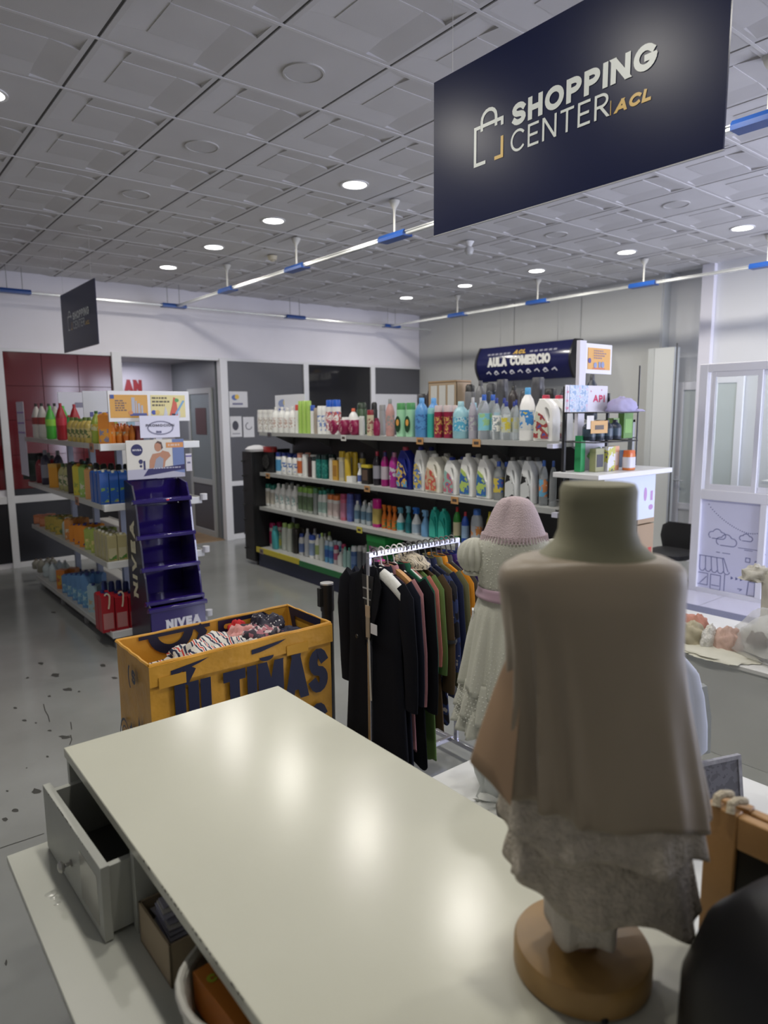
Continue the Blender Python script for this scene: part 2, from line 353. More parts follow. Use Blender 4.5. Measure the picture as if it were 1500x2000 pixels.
for x0,x1 in [(4.545,5.845),(5.85,7.17),(7.18,8.3)]: P('panel',x0,x1,.08,.80,black_m)
for x0,x1 in ((1.6,2.99),(4.5,8.3)): P('backing_board',x0,x1,0,2.63,black_m,9.336,9.38,0)  # added unseen boards, keep outside light from showing through the panel gaps
# left of the post at the photo's edge
P('panel',.6,1.6,.97,2.61,red_m,9.265,9.279); P('panel',.6,1.6,.07,.80,black_m,9.265,9.279); P('rail',.6,1.6,.80,.89,fr_m,9.25,9.279)
# corridor recess
cb=MB(); cb.box(3.05,4.43,9.4,11.4,2.66,2.75); o=cb.build('ceiling_corridor',mat((.32,.32,.33),rough=.6),smooth=0); tag(o,kind='structure')
o=bx(2.5,4.6,11.0,11.1,0,2.75).build('wall_corridor_end',mat((.62,.60,.68),rough=.5),smooth=0); tag(o,kind='structure')
o=bx(2.93,3.05,9.4,11.0,0,2.75).build('wall_corridor_left',mat((.6,.6,.62),rough=.5),smooth=0); tag(o,kind='structure')
wc=bx(4.43,4.50,9.4,11.0,0,2.75).build('wall_corridor_right',mat((.20,.215,.23),rough=.35),smooth=0); tag(wc,kind='structure')
o=bx(3.05,4.43,9.3,11.0,0,.012).build('floor_corridor',mat((.30,.20,.11),rough=.4,noise=.2,nscale=6)); tag(o,kind='structure')
dr=thing('door_1',None,None,(4.43,9.5,0)); dr['kind']='structure'
mb=MB(); mb.box(-.03,0,0,.08,0,2.24); mb.box(-.03,0,.78,.86,0,2.24); mb.box(-.03,0,.08,.78,2.16,2.24); mb.box(-.03,0,.08,.78,.80,.88); mb.box(-.03,0,.08,.78,0,.1); mb.build('door_frame',mat((.42,.44,.44),rough=.4),dr,bevel=.003)
bx(-.015,-.005,.08,.78,.88,2.16).build('pane',mat((.20,.24,.25),rough=.15),dr); bx(-.018,-.004,.08,.78,.1,.80).build('panel',mat((.08,.08,.09),rough=.4),dr)
bx(-.02,-.016,.22,.6,1.55,1.95).build('notice',mat((.10,.05,.05),rough=.5),dr)
t=thing('wall_lettering','red letters standing on the corridor end wall','letters',(3.66,10.99,2.2))
text('AN',((0,0,0),(1,0,0),(0,0,1)),0,0,.2,mat((.30,.015,.02),rough=.4),t,wid=.26,sw=.26,d=.004)
# suspended rail with blue clips
rail_m=mat((.75,.77,.76),rough=.25,metal=.6); clip_m=mat((.01,.06,.26),rough=.35); rod_m=mat((.66,.65,.60),rough=.5)
def rail(label,a,b,clips,axis,rods=1):
    t=thing('ceiling_rail',label,'rail',(0,0,0),0,'ceiling rails with blue clips')
    A=Vector(a);B=Vector(b)
    if axis=='y': bx(A.x-.022,A.x+.022,A.y,B.y,A.z-.012,A.z+.012).build('rail_bar',rail_m,t,bevel=.004); bx(A.x-.03,A.x+.03,A.y,B.y,A.z+.010,A.z+.016).build('rail_lip',rail_m,t)
    else: bx(A.x,B.x,A.y-.022,A.y+.022,A.z-.012,A.z+.012).build('rail_bar',rail_m,t,bevel=.004)
    for c in clips:
        mb=MB()
        prof=[(-.05,-.02),(.05,-.02),(.052,.004),(.034,.03),(.026,.024),(.034,0),(-.034,0),(-.026,.024),(-.034,.03),(-.052,.004)]
        if axis=='y': mb.prism(prof,((A.x,c+.16,A.z),(1,0,0),(0,0,1)),0,.32)
        else: mb.prism(prof,((c-.16,A.y,A.z),(0,1,0),(0,0,1)),0,.32)
        cl=mb.build('clip',clip_m,t)
        px,py=(A.x,c) if axis=='y' else (c,A.y)
        if rods==1:
            MB().lathe([(A.z+.0,.009),(CEIL-.09,.009),(CEIL-.06,.014),(CEIL-.03,.035),(CEIL-.004,.045),(CEIL,.045)],10,cx=px,cy=py).build('hanger_rod',rod_m,t)
        else:
            for s in (-.08,.08): MB().lathe([(A.z,.004),(CEIL,.004)],6,cx=px+(s if axis=='x' else 0),cy=py+(s if axis=='y' else 0)).build('hanger_wire',mat((.3,.3,.3),rough=.4),t)
rail('long grey rail hanging from ceiling in the middle of the shop, with blue clips',(3.7,-1,3.25),(3.7,8.9,3.25),[.1,1.60,4.44,5.93,7.42],'y')
rail('grey rail with blue clips on the right, above the dark lightbox sign',(7.3,-1,3.25),(7.3,8.9,3.25),[1.6,3.07,4.39,5.88,7.34],'y')
rail('grey rail with blue clips running along the far white wall',(-2.4,8.9,3.25),(8.2,8.9,3.25),[1.8,3.66,5.5,7.34],'x',2)
t=thing('smoke_detector','small cream smoke detector on the ceiling between light rows','detector',(3.89,6.72,CEIL)); MB().lathe([(-.045,.03),(-.04,.045),(-.012,.05),(0,.055)],16).build('body',mat((.62,.56,.42),rough=.5),t); MB().lathe([(-.056,.02),(-.046,.024)],12).build('sensor_cage',mat((.5,.45,.35)),t)
t=thing('ceiling_sensor','small white dome camera hanging from ceiling left of large sign','camera',(5.14,5.01,CEIL)); MB().lathe([(-.05,.02),(0,.05)],14).build('mount',bez,t); MB().lathe([(-.13,.015),(-.12,.035),(-.09,.045),(-.06,.04),(-.045,.02)],14).build('dome',mat((.55,.55,.55),rough=.3),t)
# ================================================================= passage doors and glazed booth on the right
alu=mat((.90,.90,.95),rough=.3); frost=mat((.62,.67,.67),rough=.25); gl=mat((.86,.9,.9),rough=.02,trans=1,ior=1.02,spec=.5)
t=thing('white_cabinet','tall plain white cupboard panel between wire rack and white door','cabinet',(8.14,4.42,0))
bx(0,.135,.02,.28,.0,2.62).build('front_panel',mat((.70,.72,.70),rough=.35),t,bevel=.004); bx(.0,.135,.285,.37,0,2.62).build('side_panel',mat((.58,.60,.58),rough=.35),t,bevel=.004)
t=thing('door_2',None,None,(8.44,3.95,0)); t['kind']='structure'
mb=MB(); mb.box(-.05,0,0,.07,0,2.2);mb.box(-.05,0,.48,.56,0,2.2);mb.box(-.05,0,.07,.48,2.10,2.2);mb.box(-.05,0,.07,.48,.60,.68);mb.box(-.05,0,.07,.48,0,.08); mb.build('door_frame',alu,t,bevel=.004)
bx(-.03,-.01,.07,.48,.68,2.10).build('pane',frost,t); bx(-.035,-.01,.07,.48,.08,.60).build('panel',mat((.72,.73,.74),rough=.4),t)
h=bx(-.056,-.05,.505,.54,.86,1.02).build('handle_plate',alu,t,bevel=.003); MB().tube([(-.05,.52,.97),(-.10,.52,.97),(-.10,.40,.97)],.009,8).build('handle',mat((.8,.8,.8),rough=.25,metal=.5),t)
bx(8.13,8.145,4.40,4.415,0,2.66).build('door_pole',mat((.12,.12,.12),rough=.4),w2)
t=thing('door_3',None,None,(8.19,3.70,0)); t['kind']='structure'
mb=MB(); mb.box(-.03,0,-.10,-.02,0,2.26);mb.box(-.03,0,.20,.28,0,2.26);mb.box(-.03,0,-.02,.20,2.16,2.26);mb.box(-.03,0,-.02,.20,0,.7); mb.build('door_frame',alu,t,bevel=.004)
bx(-.02,-.01,-.02,.20,.7,2.16).build('pane',frost,t)
# booth partition, plane x = 6.85
b=thing('glazed_partition','white aluminium partition with sliding glass windows above a printed lower panel','partition',(6.85,3.44,0))
for y0,y1,z0,z1,n in [(-.085,0,0,2.30,'post'),(-3.0,-.085,2.22,2.30,'top_rail'),(-3.0,-.085,.96,1.06,'middle_rail'),(-3.0,-.085,0,.05,'bottom_rail'),(-.72,-.66,.05,.96,'lower_post')]:
    bx(-.04,.03,y0,y1,z0,z1).build(n,alu,b,bevel=.004)
for k,(y0,y1,x) in enumerate([(-.60,-.12,-.02),(-1.3,-.56,.012),(-2.0,-1.25,-.02)]):
    mb=MB(); mb.box(x-.012,x+.012,y0,y0+.045,1.06,2.22);mb.box(x-.012,x+.012,y1-.045,y1,1.06,2.22);mb.box(x-.012,x+.012,y0+.045,y1-.045,1.06,1.12);mb.box(x-.012,x+.012,y0+.045,y1-.045,2.17,2.22)
    w=mb.build('window_sash',alu,b,bevel=.003); bx(x-.003,x+.003,y0+.045,y1-.045,1.12,2.17).build('pane',gl,w)
bx(-.005,.005,-.66,-.085,.05,.96).build('printed_panel',mat((.78,.79,.98),rough=.25),b); bx(-.005,.005,-3,-.72,.05,.96).build('lower_panel',mat((.78,.79,.98),rough=.25),b)
pf=((-.0055,-.085,.05),(0,-1,0),(0,0,1)); ink=mat((.13,.15,.36),rough=.5)
pl=[o for o in b.children if o.name.startswith('printed_panel')][0]
mb=MB()
# garland of dots
for k in range(26):
    u=.07+.5*k/25; z=.86-.26*math.sin(min(1,(k/25)*1.0)*PI*.5)**.8+ (.03*(max(0,k-17)/8)**2)
    mb.add([Vector(pf[0])+Vector((-.0005,-x,z2)) for x,z2 in ell(u,z,.006,.006,6)],[tuple(range(6))])
mb.build('garland_print',ink,pl,smooth=0)
def L(mb,pts,w=.007,close=False): mb.ribbon(pts,w,pf,.0006,close)
mb=MB()
def cloud(cx,cz,s): L(mb,arc(cx-.6*s,cz,.4*s,.4*s,250,90,6)+arc(cx,cz+.25*s,.5*s,.5*s,160,20,8)+arc(cx+.6*s,cz,.4*s,.4*s,70,-90,6)+[(cx-.6*s,cz-.4*s)])
cloud(.17,.555,.085); cloud(.265,.50,.10); cloud(.45,.56,.062)
for y,a,c in [(.40,.17,.30),(.375,.22,.27)]: pass
L(mb,[(.17,.385),(.21,.385)],.006);L(mb,[(.23,.385),(.31,.385)],.006);L(mb,[(.38,.46),(.58,.46)],.005);L(mb,[(.44,.445),(.52,.445)],.005)
mb.build('cloud_print',ink,pl,smooth=0)
mb=MB()
# shop
L(mb,[(0,.33),(.25,.33),(.30,.20)]);
for k in range(5): 
    x=.01+.057*k; L(mb,[(x,.33),(x+.012*k*.4,.21)]+arc(x+.028+.005*k,.20,.028,.028,180,360,6)[1:])
L(mb,[(.27,.17),(.27,.0-.03)]);L(mb,[(0,-.03+.02),(.30,-.01),(.30,-.045),(0,-.045)]);L(mb,[(.13,.15),(.23,.15),(.23,0),(.13,0)],close=True);L(mb,[(0,.15),(.10,.15),(.10,.03),(0,.03)]);L(mb,[(.02,.04),(.09,.12)]);L(mb,[(.14,.04),(.22,.04)])
for x in (.33,.375,.42): mb.add([Vector(pf[0])+Vector((-.0006,-a,c)) for a,c in [(x,.13),(x+.025,.147),(x,.164)]],[(0,2,1)])
L(mb,[(.46,.33),(.50,.33),(.50,.37),(.46,.37)],close=True);L(mb,ell(.56,.34,.013,.013,6),close=True);L(mb,ell(.52,.29,.013,.013,6),close=True);L(mb,[(.62,.43),(.64,.43)]);L(mb,[(.63,.42),(.63,.44)])
L(mb,[(.50,.14),(.56,.14),(.56,.0),(.49,.0),(.50,.14)]);L(mb,arc(.56,.15,.035,.05,180,0,8));L(mb,[(.40,.05),(.44,.05),(.42,.03)])
mb.build('shop_print',ink,pl,smooth=0)
# reception desk seen through glass
t=thing('booth_desk','white desk corner seen through the sliding glass window','desk',(7.4,2.6,0)); bx(-.2,.5,-1.2,.35,1.12,1.15).build('desk_top',mat(WHITE,rough=.3),t,bevel=.003); bx(-.15,.45,-1.1,-.0,0,1.12).build('desk_body',mat(WHITE,rough=.4),t)
# floor strip + mat
o=bx(6.30,6.90,-3.9,3.5,0,.006); o=o.build('floor_tiles_strip',mat((.62,.62,.74),rough=.18)); tag(o,kind='structure')
for k in range(8): bx(6.30,6.88,3.06-.6*k,3.068-.6*k,.006,.0065).build('tile_joint',mat((.3,.3,.35)),o)
t=bx(4.6,6.29,-3.0,3.45,0,.010).build('entrance_mat',mat((.17,.18,.26),rough=.9,noise=.15,nscale=150),bevel=.003); tag(t,'large blue-grey entrance mat lying in front of glazed partition','mat')
t=thing('office_chair','black chair back partly hidden behind cream dressed torso form','chair',(7.0,3.75,0)); t.scale=(1,1,.66)
MB().lathe([(.42,.22,.22),(.50,.25,.24),(.53,.2,.2)],16,3).build('seat',mat((.015,.015,.017),rough=.6),t); MB().lathe([(.50,.03,.2,.2),(.7,.05,.24,.22),(.88,.04,.22,.22),(.95,.02,.14,.2)],16,3).build('backrest',mat((.015,.015,.017),rough=.6),t); MB().tube([(0,0,.06),(0,0,.42)],.03).build('pedestal',mat((.02,.02,.02)),t)
mb=MB()
for k in range(5): a=2*PI*k/5; mb.tube([(0,0,.08),(.27*math.cos(a),.27*math.sin(a),.04)],.02,6); mb.lathe([(0,.02),(.05,.02)],8,cx=.27*math.cos(a),cy=.27*math.sin(a))
mb.build('star_base',mat((.02,.02,.02)),t)
# ================================================================= hanging signs
def shop_sign(loc,label,W_=1.168,H_=.578):
    t=thing('hanging_sign',label,'sign',loc,0,None)
    bm_=bx(-.004,.004,-W_,0,0,H_).build('board',sign_m,t)
    bx(-.0045,.0045,-W_-.002,.002,-.003,0).build('edge_trim',mat((.5,.5,.52),rough=.3,metal=.5),t)
    f=((-.0046,0,0),(0,-1,0),(0,0,1)); wm=mat((.66,.70,.68),rough=.35); gm=mat((.62,.40,.08),rough=.35)
    k=1
    text('SHOPPING',f,.408,.288,.074,wm,bm_,wid=.55,sw=.25,gap=.12)
    text('CENTER',f,.403,.201,.074,wm,bm_,wid=.40,sw=.115,gap=.20)
    text('|',f,.807,.204,.036,gm,bm_,sw=.07); text('ACL',f,.823,.201,.036,gm,bm_,wid=.122,sw=.27,shear=.22,gap=.10)
    # bag emblem
    mb=MB(); q=lambda p,w=.0125,c=False: mb.ribbon(p,w,f,.001,c)
    q([(.282,.207),(.229,.207),(.229,.335),(.255,.335)]); q([(.262,.318),(.262,.352)]+arc(.297,.352,.035,.032,180,0,8)+[(.332,.318)]); mb.ribbon([(.262,.335),(.362,.335),(.362,.312)],.0125,f,.0014)
    mb.build('emblem',wm,bm_,smooth=0)
    mb=MB(); mb.ribbon([(.362,.275),(.362,.207),(.326,.207)],.0125,f,.001); mb.build('emblem_corner',gm,bm_,smooth=0)
    for y in (-.1,-W_+.1): MB().tube([(0,y,H_),(0,y,CEIL-loc[2])],.0012,5).build('wire',mat((.5,.5,.5),rough=.4),t)
    return t
sign_m=mat((.005,.009,.045),rough=.30,spec=.20)
shop_sign((2.0,2.146,2.562),'large dark navy hanging sign nearest the camera, white and gold lettering with bag emblem')
shop_sign((2.0,7.80,2.500),'small-looking distant dark hanging sign at left, above the red wall panel')
# lightbox
t=thing('lightbox_sign','dark navy curved lightbox sign with white lettering hanging before the right wall','sign',(8.0,7.43,2.305))
prof=[(-.09,0)]+[(-.09-.10*math.sin(PI*k/10),.505*k/10) for k in range(1,10)]+[(-.09,.505),(.06,.505),(.06,0)]
mb=MB(); mb.prism(prof,((0,0,0),(1,0,0),(0,0,1)),0,1.69); lb=mb.build('curved_face',mat((.012,.014,.075),rough=.18),t,smooth=50)
mb=MB(); p2=[(x*1.12+.005,z*1.03-.008) for x,z in prof]; mb.prism(p2,((0,0,0),(1,0,0),(0,0,1)),-.03,0); mb.build('end_cap',mat((.03,.03,.035),rough=.3),t,smooth=50)
mb=MB(); mb.prism(p2,((0,0,0),(1,0,0),(0,0,1)),1.69,1.72); mb.build('end_cap',mat((.012,.012,.015),rough=.3),t,smooth=50)
f=((-.195,0,0),(0,-1,0),(0,0,1)); lw=mat((.75,.75,.72),rough=.4)
text('AULA COMERCIO',f,.24,.21,.135,lw,lb,wid=1.14,sw=.27,gap=.10)
f2=((-.168,0,.372),(0,-1,0),(.46,0,.888))
text('ACL',f2,.70,.0,.066,mat((.65,.42,.08),rough=.4),lb,wid=.22,sw=.3,shear=.2,gap=.1)
mb=MB()
random.seed(5)
for k in range(9):
    x=.22+.15*k; mb.ribbon([(x,.115),(x+.05,.14),(x+.09,.10)],.018,((-.188,0,0),(0,-1,0),(-.12,0,.99)),.001); 
    if k%2: mb.ribbon(arc(x+.04,.12,.028,.028,0,330,8),.012,((-.188,0,0),(0,-1,0),(-.12,0,.99)),.0013)
mb.build('icon_row',mat((.55,.55,.62),rough=.4),lb,smooth=0)
mb=MB(); [mb.ribbon([(x_,.022),(x_+.055,.022)],.028,f2,.002) for x_ in (.20,.275,.35,.43,.51,.58,1.0,1.08,1.17,1.25,1.33,1.41)]; mb.build('small_print',mat((.30,.30,.38),rough=.4),lb,smooth=0)
for y in (-.3,-1.35): MB().tube([(0,y,.5),(0,y,CEIL-2.305)],.003,5).build('wire',mat((.3,.3,.3)),t)
# papers on the grey wall panel
def paper(label,x0,x1,z0,z1,draw=None):
    t=thing('wall_paper',label,'paper',(x0,9.268,z0)); bx(0,x1-x0,-.002,0,0,z1-z0).build('sheet',mat((.68,.68,.70),rough=.6),t)
    f=((0,-.003,0),(1,0,0),(0,0,1)); draw and draw(t,f,x1-x0,z1-z0); return t
def d1(t,f,w,h): flat([ell(w*.3,h*.62,.05,.04)],f,mat((.10,.16,.4)),t,'blue_mark'); flat([ell(w*.42,h*.66,.035,.035)],f,mat((.75,.5,.08)),t,'yellow_mark',.0012); flat([rect(.05,w-.08,.035,.065)],f,mat((.2,.2,.3)),t,'printed_line')
paper('white paper with small blue and yellow mark, topmost on the grey wall panel',4.575,4.87,1.95,2.18,d1)
def d2(t,f,w,h): flat([ell(w*.45,h*.55,.05,.07)],f,mat((.05,.05,.07)),t,'printed_figure'); flat([rect(.03,w-.03,.04,.055)],f,mat((.3,.3,.35)),t,'printed_line')
paper('white notice with dark figure, left one of the pair on grey wall panel',4.575,4.76,1.52,1.82,d2)
def d3(t,f,w,h):
    mb=MB(); mb.ribbon(arc(w*.5,h*.55,.05,.05,100,350,10),.012,f,.001); mb.build('printed_arc',mat((.1,.1,.12)),t,smooth=0)
paper('white notice with curved line drawing, right one of the pair on grey panel',4.785,4.965,1.51,1.81,d3)
def d4(t,f,w,h):
    flat([ell(w*.55,h*.6,.03,.03)],f,mat((.1,.1,.1)),t,'printed_dot'); flat([rect(w*.66,w*.95,h*.55,h*.66)],f,mat((.35,.35,.38)),t,'printed_line')
paper('wide white board on dark panel behind the top-shelf bottles',7.28,8.22,1.72,2.17,d4)

# ================================================================= product builders
_mesh={}
def cm(key,fn):
    if key not in _mesh: _mesh[key]=fn()
    return _mesh[key]
def R3(x): return round(x,3)
def product(kind,name,label,cat,loc,rz,h,w,d,body,cap,lab=None,group=None,clear=False):
    """thing with origin at its base; local x = width, local -y = label side"""
    t=thing(name,label,cat,loc,rz,group)
    h,w,d=round(h,2),round(w/2,3),round(d/2,3)
    bm_=body if not isinstance(body,tuple) else (mat(body,rough=.08,trans=.75,ior=1.2) if clear else mat(body,rough=.3))
    cap_m=mat(cap,rough=.35) if cap else None
    lm=(lab if not isinstance(lab,tuple) else mat(lab,rough=.4)) if lab else None
    key=(kind,h,w,d)
    def add(n,fn,m):
        me=cm(key+(n,m.name),lambda:fn().mesh(m,50)); return inst(n,me,t)
    r=min(w,d)
    if kind=='oval':      # flat shampoo bottle, wide flip cap
        add('body',lambda:MB().lathe([(0,w*.9,d*.85),(.01,w,d),(h*.62,w,d),(h*.78,w*.86,d*.86),(h*.84,w*.55,d*.7)],14,2.8),bm_)
        add('cap',lambda:MB().lathe([(h*.84,w*.58,d*.72),(h*.985,w*.55,d*.68),(h,w*.45,d*.55)],12,2.6),cap_m)
        if lm: add('label',lambda:MB().lathe([(h*.14,w*1.015,d*1.015),(h*.55,w*1.015,d*1.015)],14,2.8),lm)
    elif kind=='flip':    # straight bottle with a cap as wide as the body
        add('body',lambda:MB().lathe([(0,w*.95,d*.95),(.008,w,d),(h*.80,w*.97,d*.97)],14,3),bm_)
        add('cap',lambda:MB().lathe([(h*.80,w*.93,d*.93),(h*.98,w*.9,d*.9),(h,w*.8,d*.8)],14,3),cap_m)
        if lm: add('label',lambda:MB().lathe([(h*.12,w*1.015,d*1.02),(h*.66,w*1.005,d*1.01)],14,3),lm)
    elif kind=='round':   # round bottle with shoulder and screw cap
        add('body',lambda:MB().lathe([(0,w*.9,d*.9),(.01,w,d),(h*.66,w,d),(h*.78,w*.75,d*.75),(h*.88,w*.32,d*.32),(h*.9,w*.32,d*.32)],14),bm_)
        add('cap',lambda:MB().lathe([(h*.87,w*.4,d*.4),(h*.99,w*.38,d*.38),(h,w*.32,d*.32)],12),cap_m)
        if lm: add('label',lambda:MB().lathe([(h*.2,w*1.015,d*1.015),(h*.58,w*1.015,d*1.015)],14),lm)
    elif kind=='soda':    # big bottle, waisted
        add('body',lambda:MB().lathe([(0,w*.8,d*.8),(.015,w,d),(h*.3,w*.93,d*.93),(h*.38,w,d),(h*.62,w,d),(h*.8,w*.6,d*.6),(h*.92,w*.25,d*.25)],14),bm_)
        add('cap',lambda:MB().lathe([(h*.92,w*.3,d*.3),(h,w*.3,d*.3)],10),cap_m)
        if lm: add('label',lambda:MB().lathe([(h*.4,w*1.02,d*1.02),(h*.6,w*1.02,d*1.02)],14),lm)
    elif kind=='can':     # spray can
        add('body',lambda:MB().lathe([(0,w*.95,d*.95),(.006,w,d),(h*.76,w,d),(h*.8,w*.85,d*.85)],14),bm_)
        add('cap',lambda:MB().lathe([(h*.79,w*.9,d*.9),(h*.95,w*.86,d*.86),(h,w*.6,d*.6)],14),cap_m)
        if lm: add('label',lambda:MB().lathe([(h*.25,w*1.015,d*1.015),(h*.6,w*1.015,d*1.015)],14),lm)
    elif kind=='pump':
        add('body',lambda:MB().lathe([(0,w*.9,d*.9),(.01,w,d),(h*.62,w,d),(h*.74,w*.7,d*.7),(h*.8,w*.3,d*.3)],14),bm_)
        add('cap',lambda:MB().lathe([(h*.78,w*.4,d*.4),(h*.86,w*.38,d*.38),(h*.87,w*.14,d*.14),(h*.94,w*.14,d*.14),(h*.95,w*.5,d*.3,-w*.1),(h,w*.42,d*.26,-w*.1)],12),cap_m)
        if lm: add('label',lambda:MB().lathe([(h*.15,w*1.015,d*1.015),(h*.55,w*1.015,d*1.015)],14),lm)
    elif kind=='spray':   # trigger bottle
        add('body',lambda:MB().lathe([(0,w*.95,d*.9),(.01,w,d),(h*.45,w,d),(h*.62,w*.55,d*.6),(h*.74,w*.3,d*.4),(h*.78,w*.3,d*.4)],14,2.4),bm_)
        add('trigger_head',lambda:MB().prism([(w*.5,h*.77),(w*.45,h*.97),(w*.15,h),(-w*.9,h),(-w*.95,h*.92),(-w*.55,h*.9),(-w*.75,h*.76),(-w*.6,h*.75),(-w*.25,h*.88),(-w*.3,h*.77)],((0,d*.35,0),(1,0,0),(0,0,1)),0,d*.7),cap_m)
        if lm: add('label',lambda:MB().lathe([(h*.08,w*1.02,d*1.02),(h*.4,w*1.02,d*1.02)],14,2.4),lm)
    elif kind=='jug':     # detergent jug with a handle hole
        def jug():
            out=[(-w*.96,0),(w*.96,0),(w,.01),(w,h*.45),(w*.93,h*.66),(w*.62,h*.80),(w*.18,h*.88),(w*.12,h*.91),(-w*.42,h*.91),(-w*.48,h*.87),(-w*.78,h*.74),(-w,h*.5),(-w,.01)]
            hole=[(w*.76,h*.40),(w*.80,h*.56),(w*.60,h*.70),(w*.30,h*.75),(w*.12,h*.72),(w*.20,h*.58),(w*.48,h*.40)]
            cu=bpy.data.curves.new('c','CURVE'); cu.dimensions='2D'; cu.fill_mode='BOTH'
            bv=d*.38
            for pts in (out,hole):
                s=cu.splines.new('POLY'); s.points.add(len(pts)-1); s.use_cyclic_u=True
                for k,(a,b) in enumerate(pts): s.points[k].co=(a*.94,b*.975+.006,0,1)
            cu.extrude=d-bv*.9; cu.bevel_depth=bv*.22; cu.bevel_resolution=1
            ob=bpy.data.objects.new('c',cu); me=bpy.data.meshes.new_from_object(ob); bpy.data.objects.remove(ob)
            me.transform(Matrix.Rotation(PI/2,4,'X')); me.materials.clear(); me.materials.append(bm_); me.shade_smooth(); me.set_sharp_from_angle(angle=.8); return me
        inst('body',cm(key+('b',bm_.name),jug),t)
        add('cap',lambda:MB().lathe([(h*.90,w*.3,d*.55,-w*.15),(h*.99,w*.27,d*.5,-w*.15),(h,w*.2,d*.4,-w*.15)],12),cap_m)
        if lm: add('label',lambda:MB().prism([(-w*.82,h*.06),(w*.72,h*.06),(w*.62,h*.36),(w*.1,h*.56),(-w*.62,h*.66),(-w*.84,h*.4)],((0,-(d-.002)*.98,0),(1,0,0),(0,0,1)),0,.002),lm)
    elif kind=='carton':
        add('body',lambda:MB().box(-w,w,-d,d,0,h*.93).add([(-w,-d,h*.93),(w,-d,h*.93),(w,d,h*.93),(-w,d,h*.93),(-w,0,h),(w,0,h)],[(0,1,5,4),(2,3,4,5),(1,2,5),(3,0,4)]),bm_)
        if cap_m: add('cap',lambda:MB().lathe([(h*.955,r*.36),(h*1.03,r*.36)],10,cy=-d*.4),cap_m)
        if lm: add('label',lambda:MB().box(-w*.8,w*.8,-d-.0015,-d+.001,h*.08,h*.5),lm)
    elif kind=='box':
        add('body',lambda:MB().box(-w,w,-d,d,0,h),bm_)
        if cap_m: add('lid',lambda:MB().box(-w*1.03,w*1.03,-d*1.03,d*1.03,h*.86,h+.002),cap_m)
        if lm: add('label',lambda:MB().box(-w*.75,w*.75,-d-.0015,-d+.001,h*.2,h*.75),lm)
    elif kind=='tub':
        add('body',lambda:MB().lathe([(0,w*.9,d*.9),(.008,w,d),(h*.8,w,d)],16,2.2),bm_)
        add('lid',lambda:MB().lathe([(h*.8,w*1.03,d*1.03),(h*.97,w*1.03,d*1.03),(h,w*.95,d*.95)],16,2.2),cap_m)
        if lm: add('label',lambda:MB().prism(ell(0,h*.42,w*.7,h*.28,14),((0,-d*1.02,0),(1,0,0),(0,0,1)),0,.003),lm)
    elif kind=='disc':    # squat upright oval bottle
        add('body',lambda:MB().lathe([(0,w*.55,d*.8),(h*.12,w*.88,d),(h*.4,w,d),(h*.68,w*.9,d),(h*.84,w*.55,d*.8)],16,2.1),bm_)
        add('cap',lambda:MB().lathe([(h*.83,w*.5,d*.7),(h,w*.45,d*.6)],12),cap_m)
        if lm: add('label',lambda:MB().prism(ell(0,h*.42,w*.6,h*.26,14),((0,-d*1.005,0),(1,0,0),(0,0,1)),0,.003),lm)
    return t
# ================================================================= right gondola
gm=mat((.34,.35,.35),rough=.35,metal=.3); gsh=mat((.50,.51,.50),rough=.35); gback=mat((.075,.075,.08),rough=.5); navy=mat((.014,.018,.055),rough=.3)
YN,YF=3.04,7.42
g=thing('shelving_gondola','long four-shelf grey gondola with dark back panel full of bottles and detergents','shelving',(0,0,0))
levels=[1.63,1.147,.73,.225]; XF=[4.05,4.04,4.02,3.97]
for k,(z,xf) in enumerate(zip(levels,XF)):
    sh=MB().box(xf,4.50,YN,YF,z-.035,z).build('shelf',gsh,g,bevel=.003)
    bx(xf-.012,xf-.001,YN,YF,z-.036,z+.004).build('price_rail',mat((.42,.43,.42),rough=.3),sh)
for y in [YN+.02,4.0,4.95,5.9,6.8,YF-.02]: bx(4.52,4.56,y-.02,y+.02,0,1.66).build('upright',mat((.25,.25,.26),rough=.5),g)
for i in range(5):
    y0=YN+i*.876
    for z0,z1 in [(.19,.69),(.73,1.11),(1.15,1.60)]: bx(4.495,4.515,y0+.004,y0+.872,z0,z1).build('back_panel',gback,g)
for y in [YN+.01,3.9,4.8,5.7,6.6,YF-.03]:
    for z in levels[:3]:
        mb=MB(); mb.prism([(0,0),(-.30,0),(0,-.13)],((4.5,y,z-.036),(1,0,0),(0,0,1)),0,.004); mb.build('bracket',gm,g,smooth=0)
kick=bx(3.975,4.0,YN,7.42,0,.19).build('kick_panel',navy,g,bevel=.002); bx(4.0,4.5,7.40,7.43,0,.19).build('end_panel',navy,g)
f=((3.974,7.42,0),(0,-1,0),(0,0,1))
kx=MB().box(3.950,3.966,6.45,7.43,.178,.240).build('yellow_price_strip',mat((.62,.52,.05),rough=.35),g); MB().box(3.950,3.966,4.9,6.44,.165,.228).build('green_price_strip',mat((.02,.16,.05),rough=.35),g); MB().box(3.950,3.972,3.05,5.35,.03,.16).build('red_kick_strip',mat((.30,.01,.02),rough=.35),g)
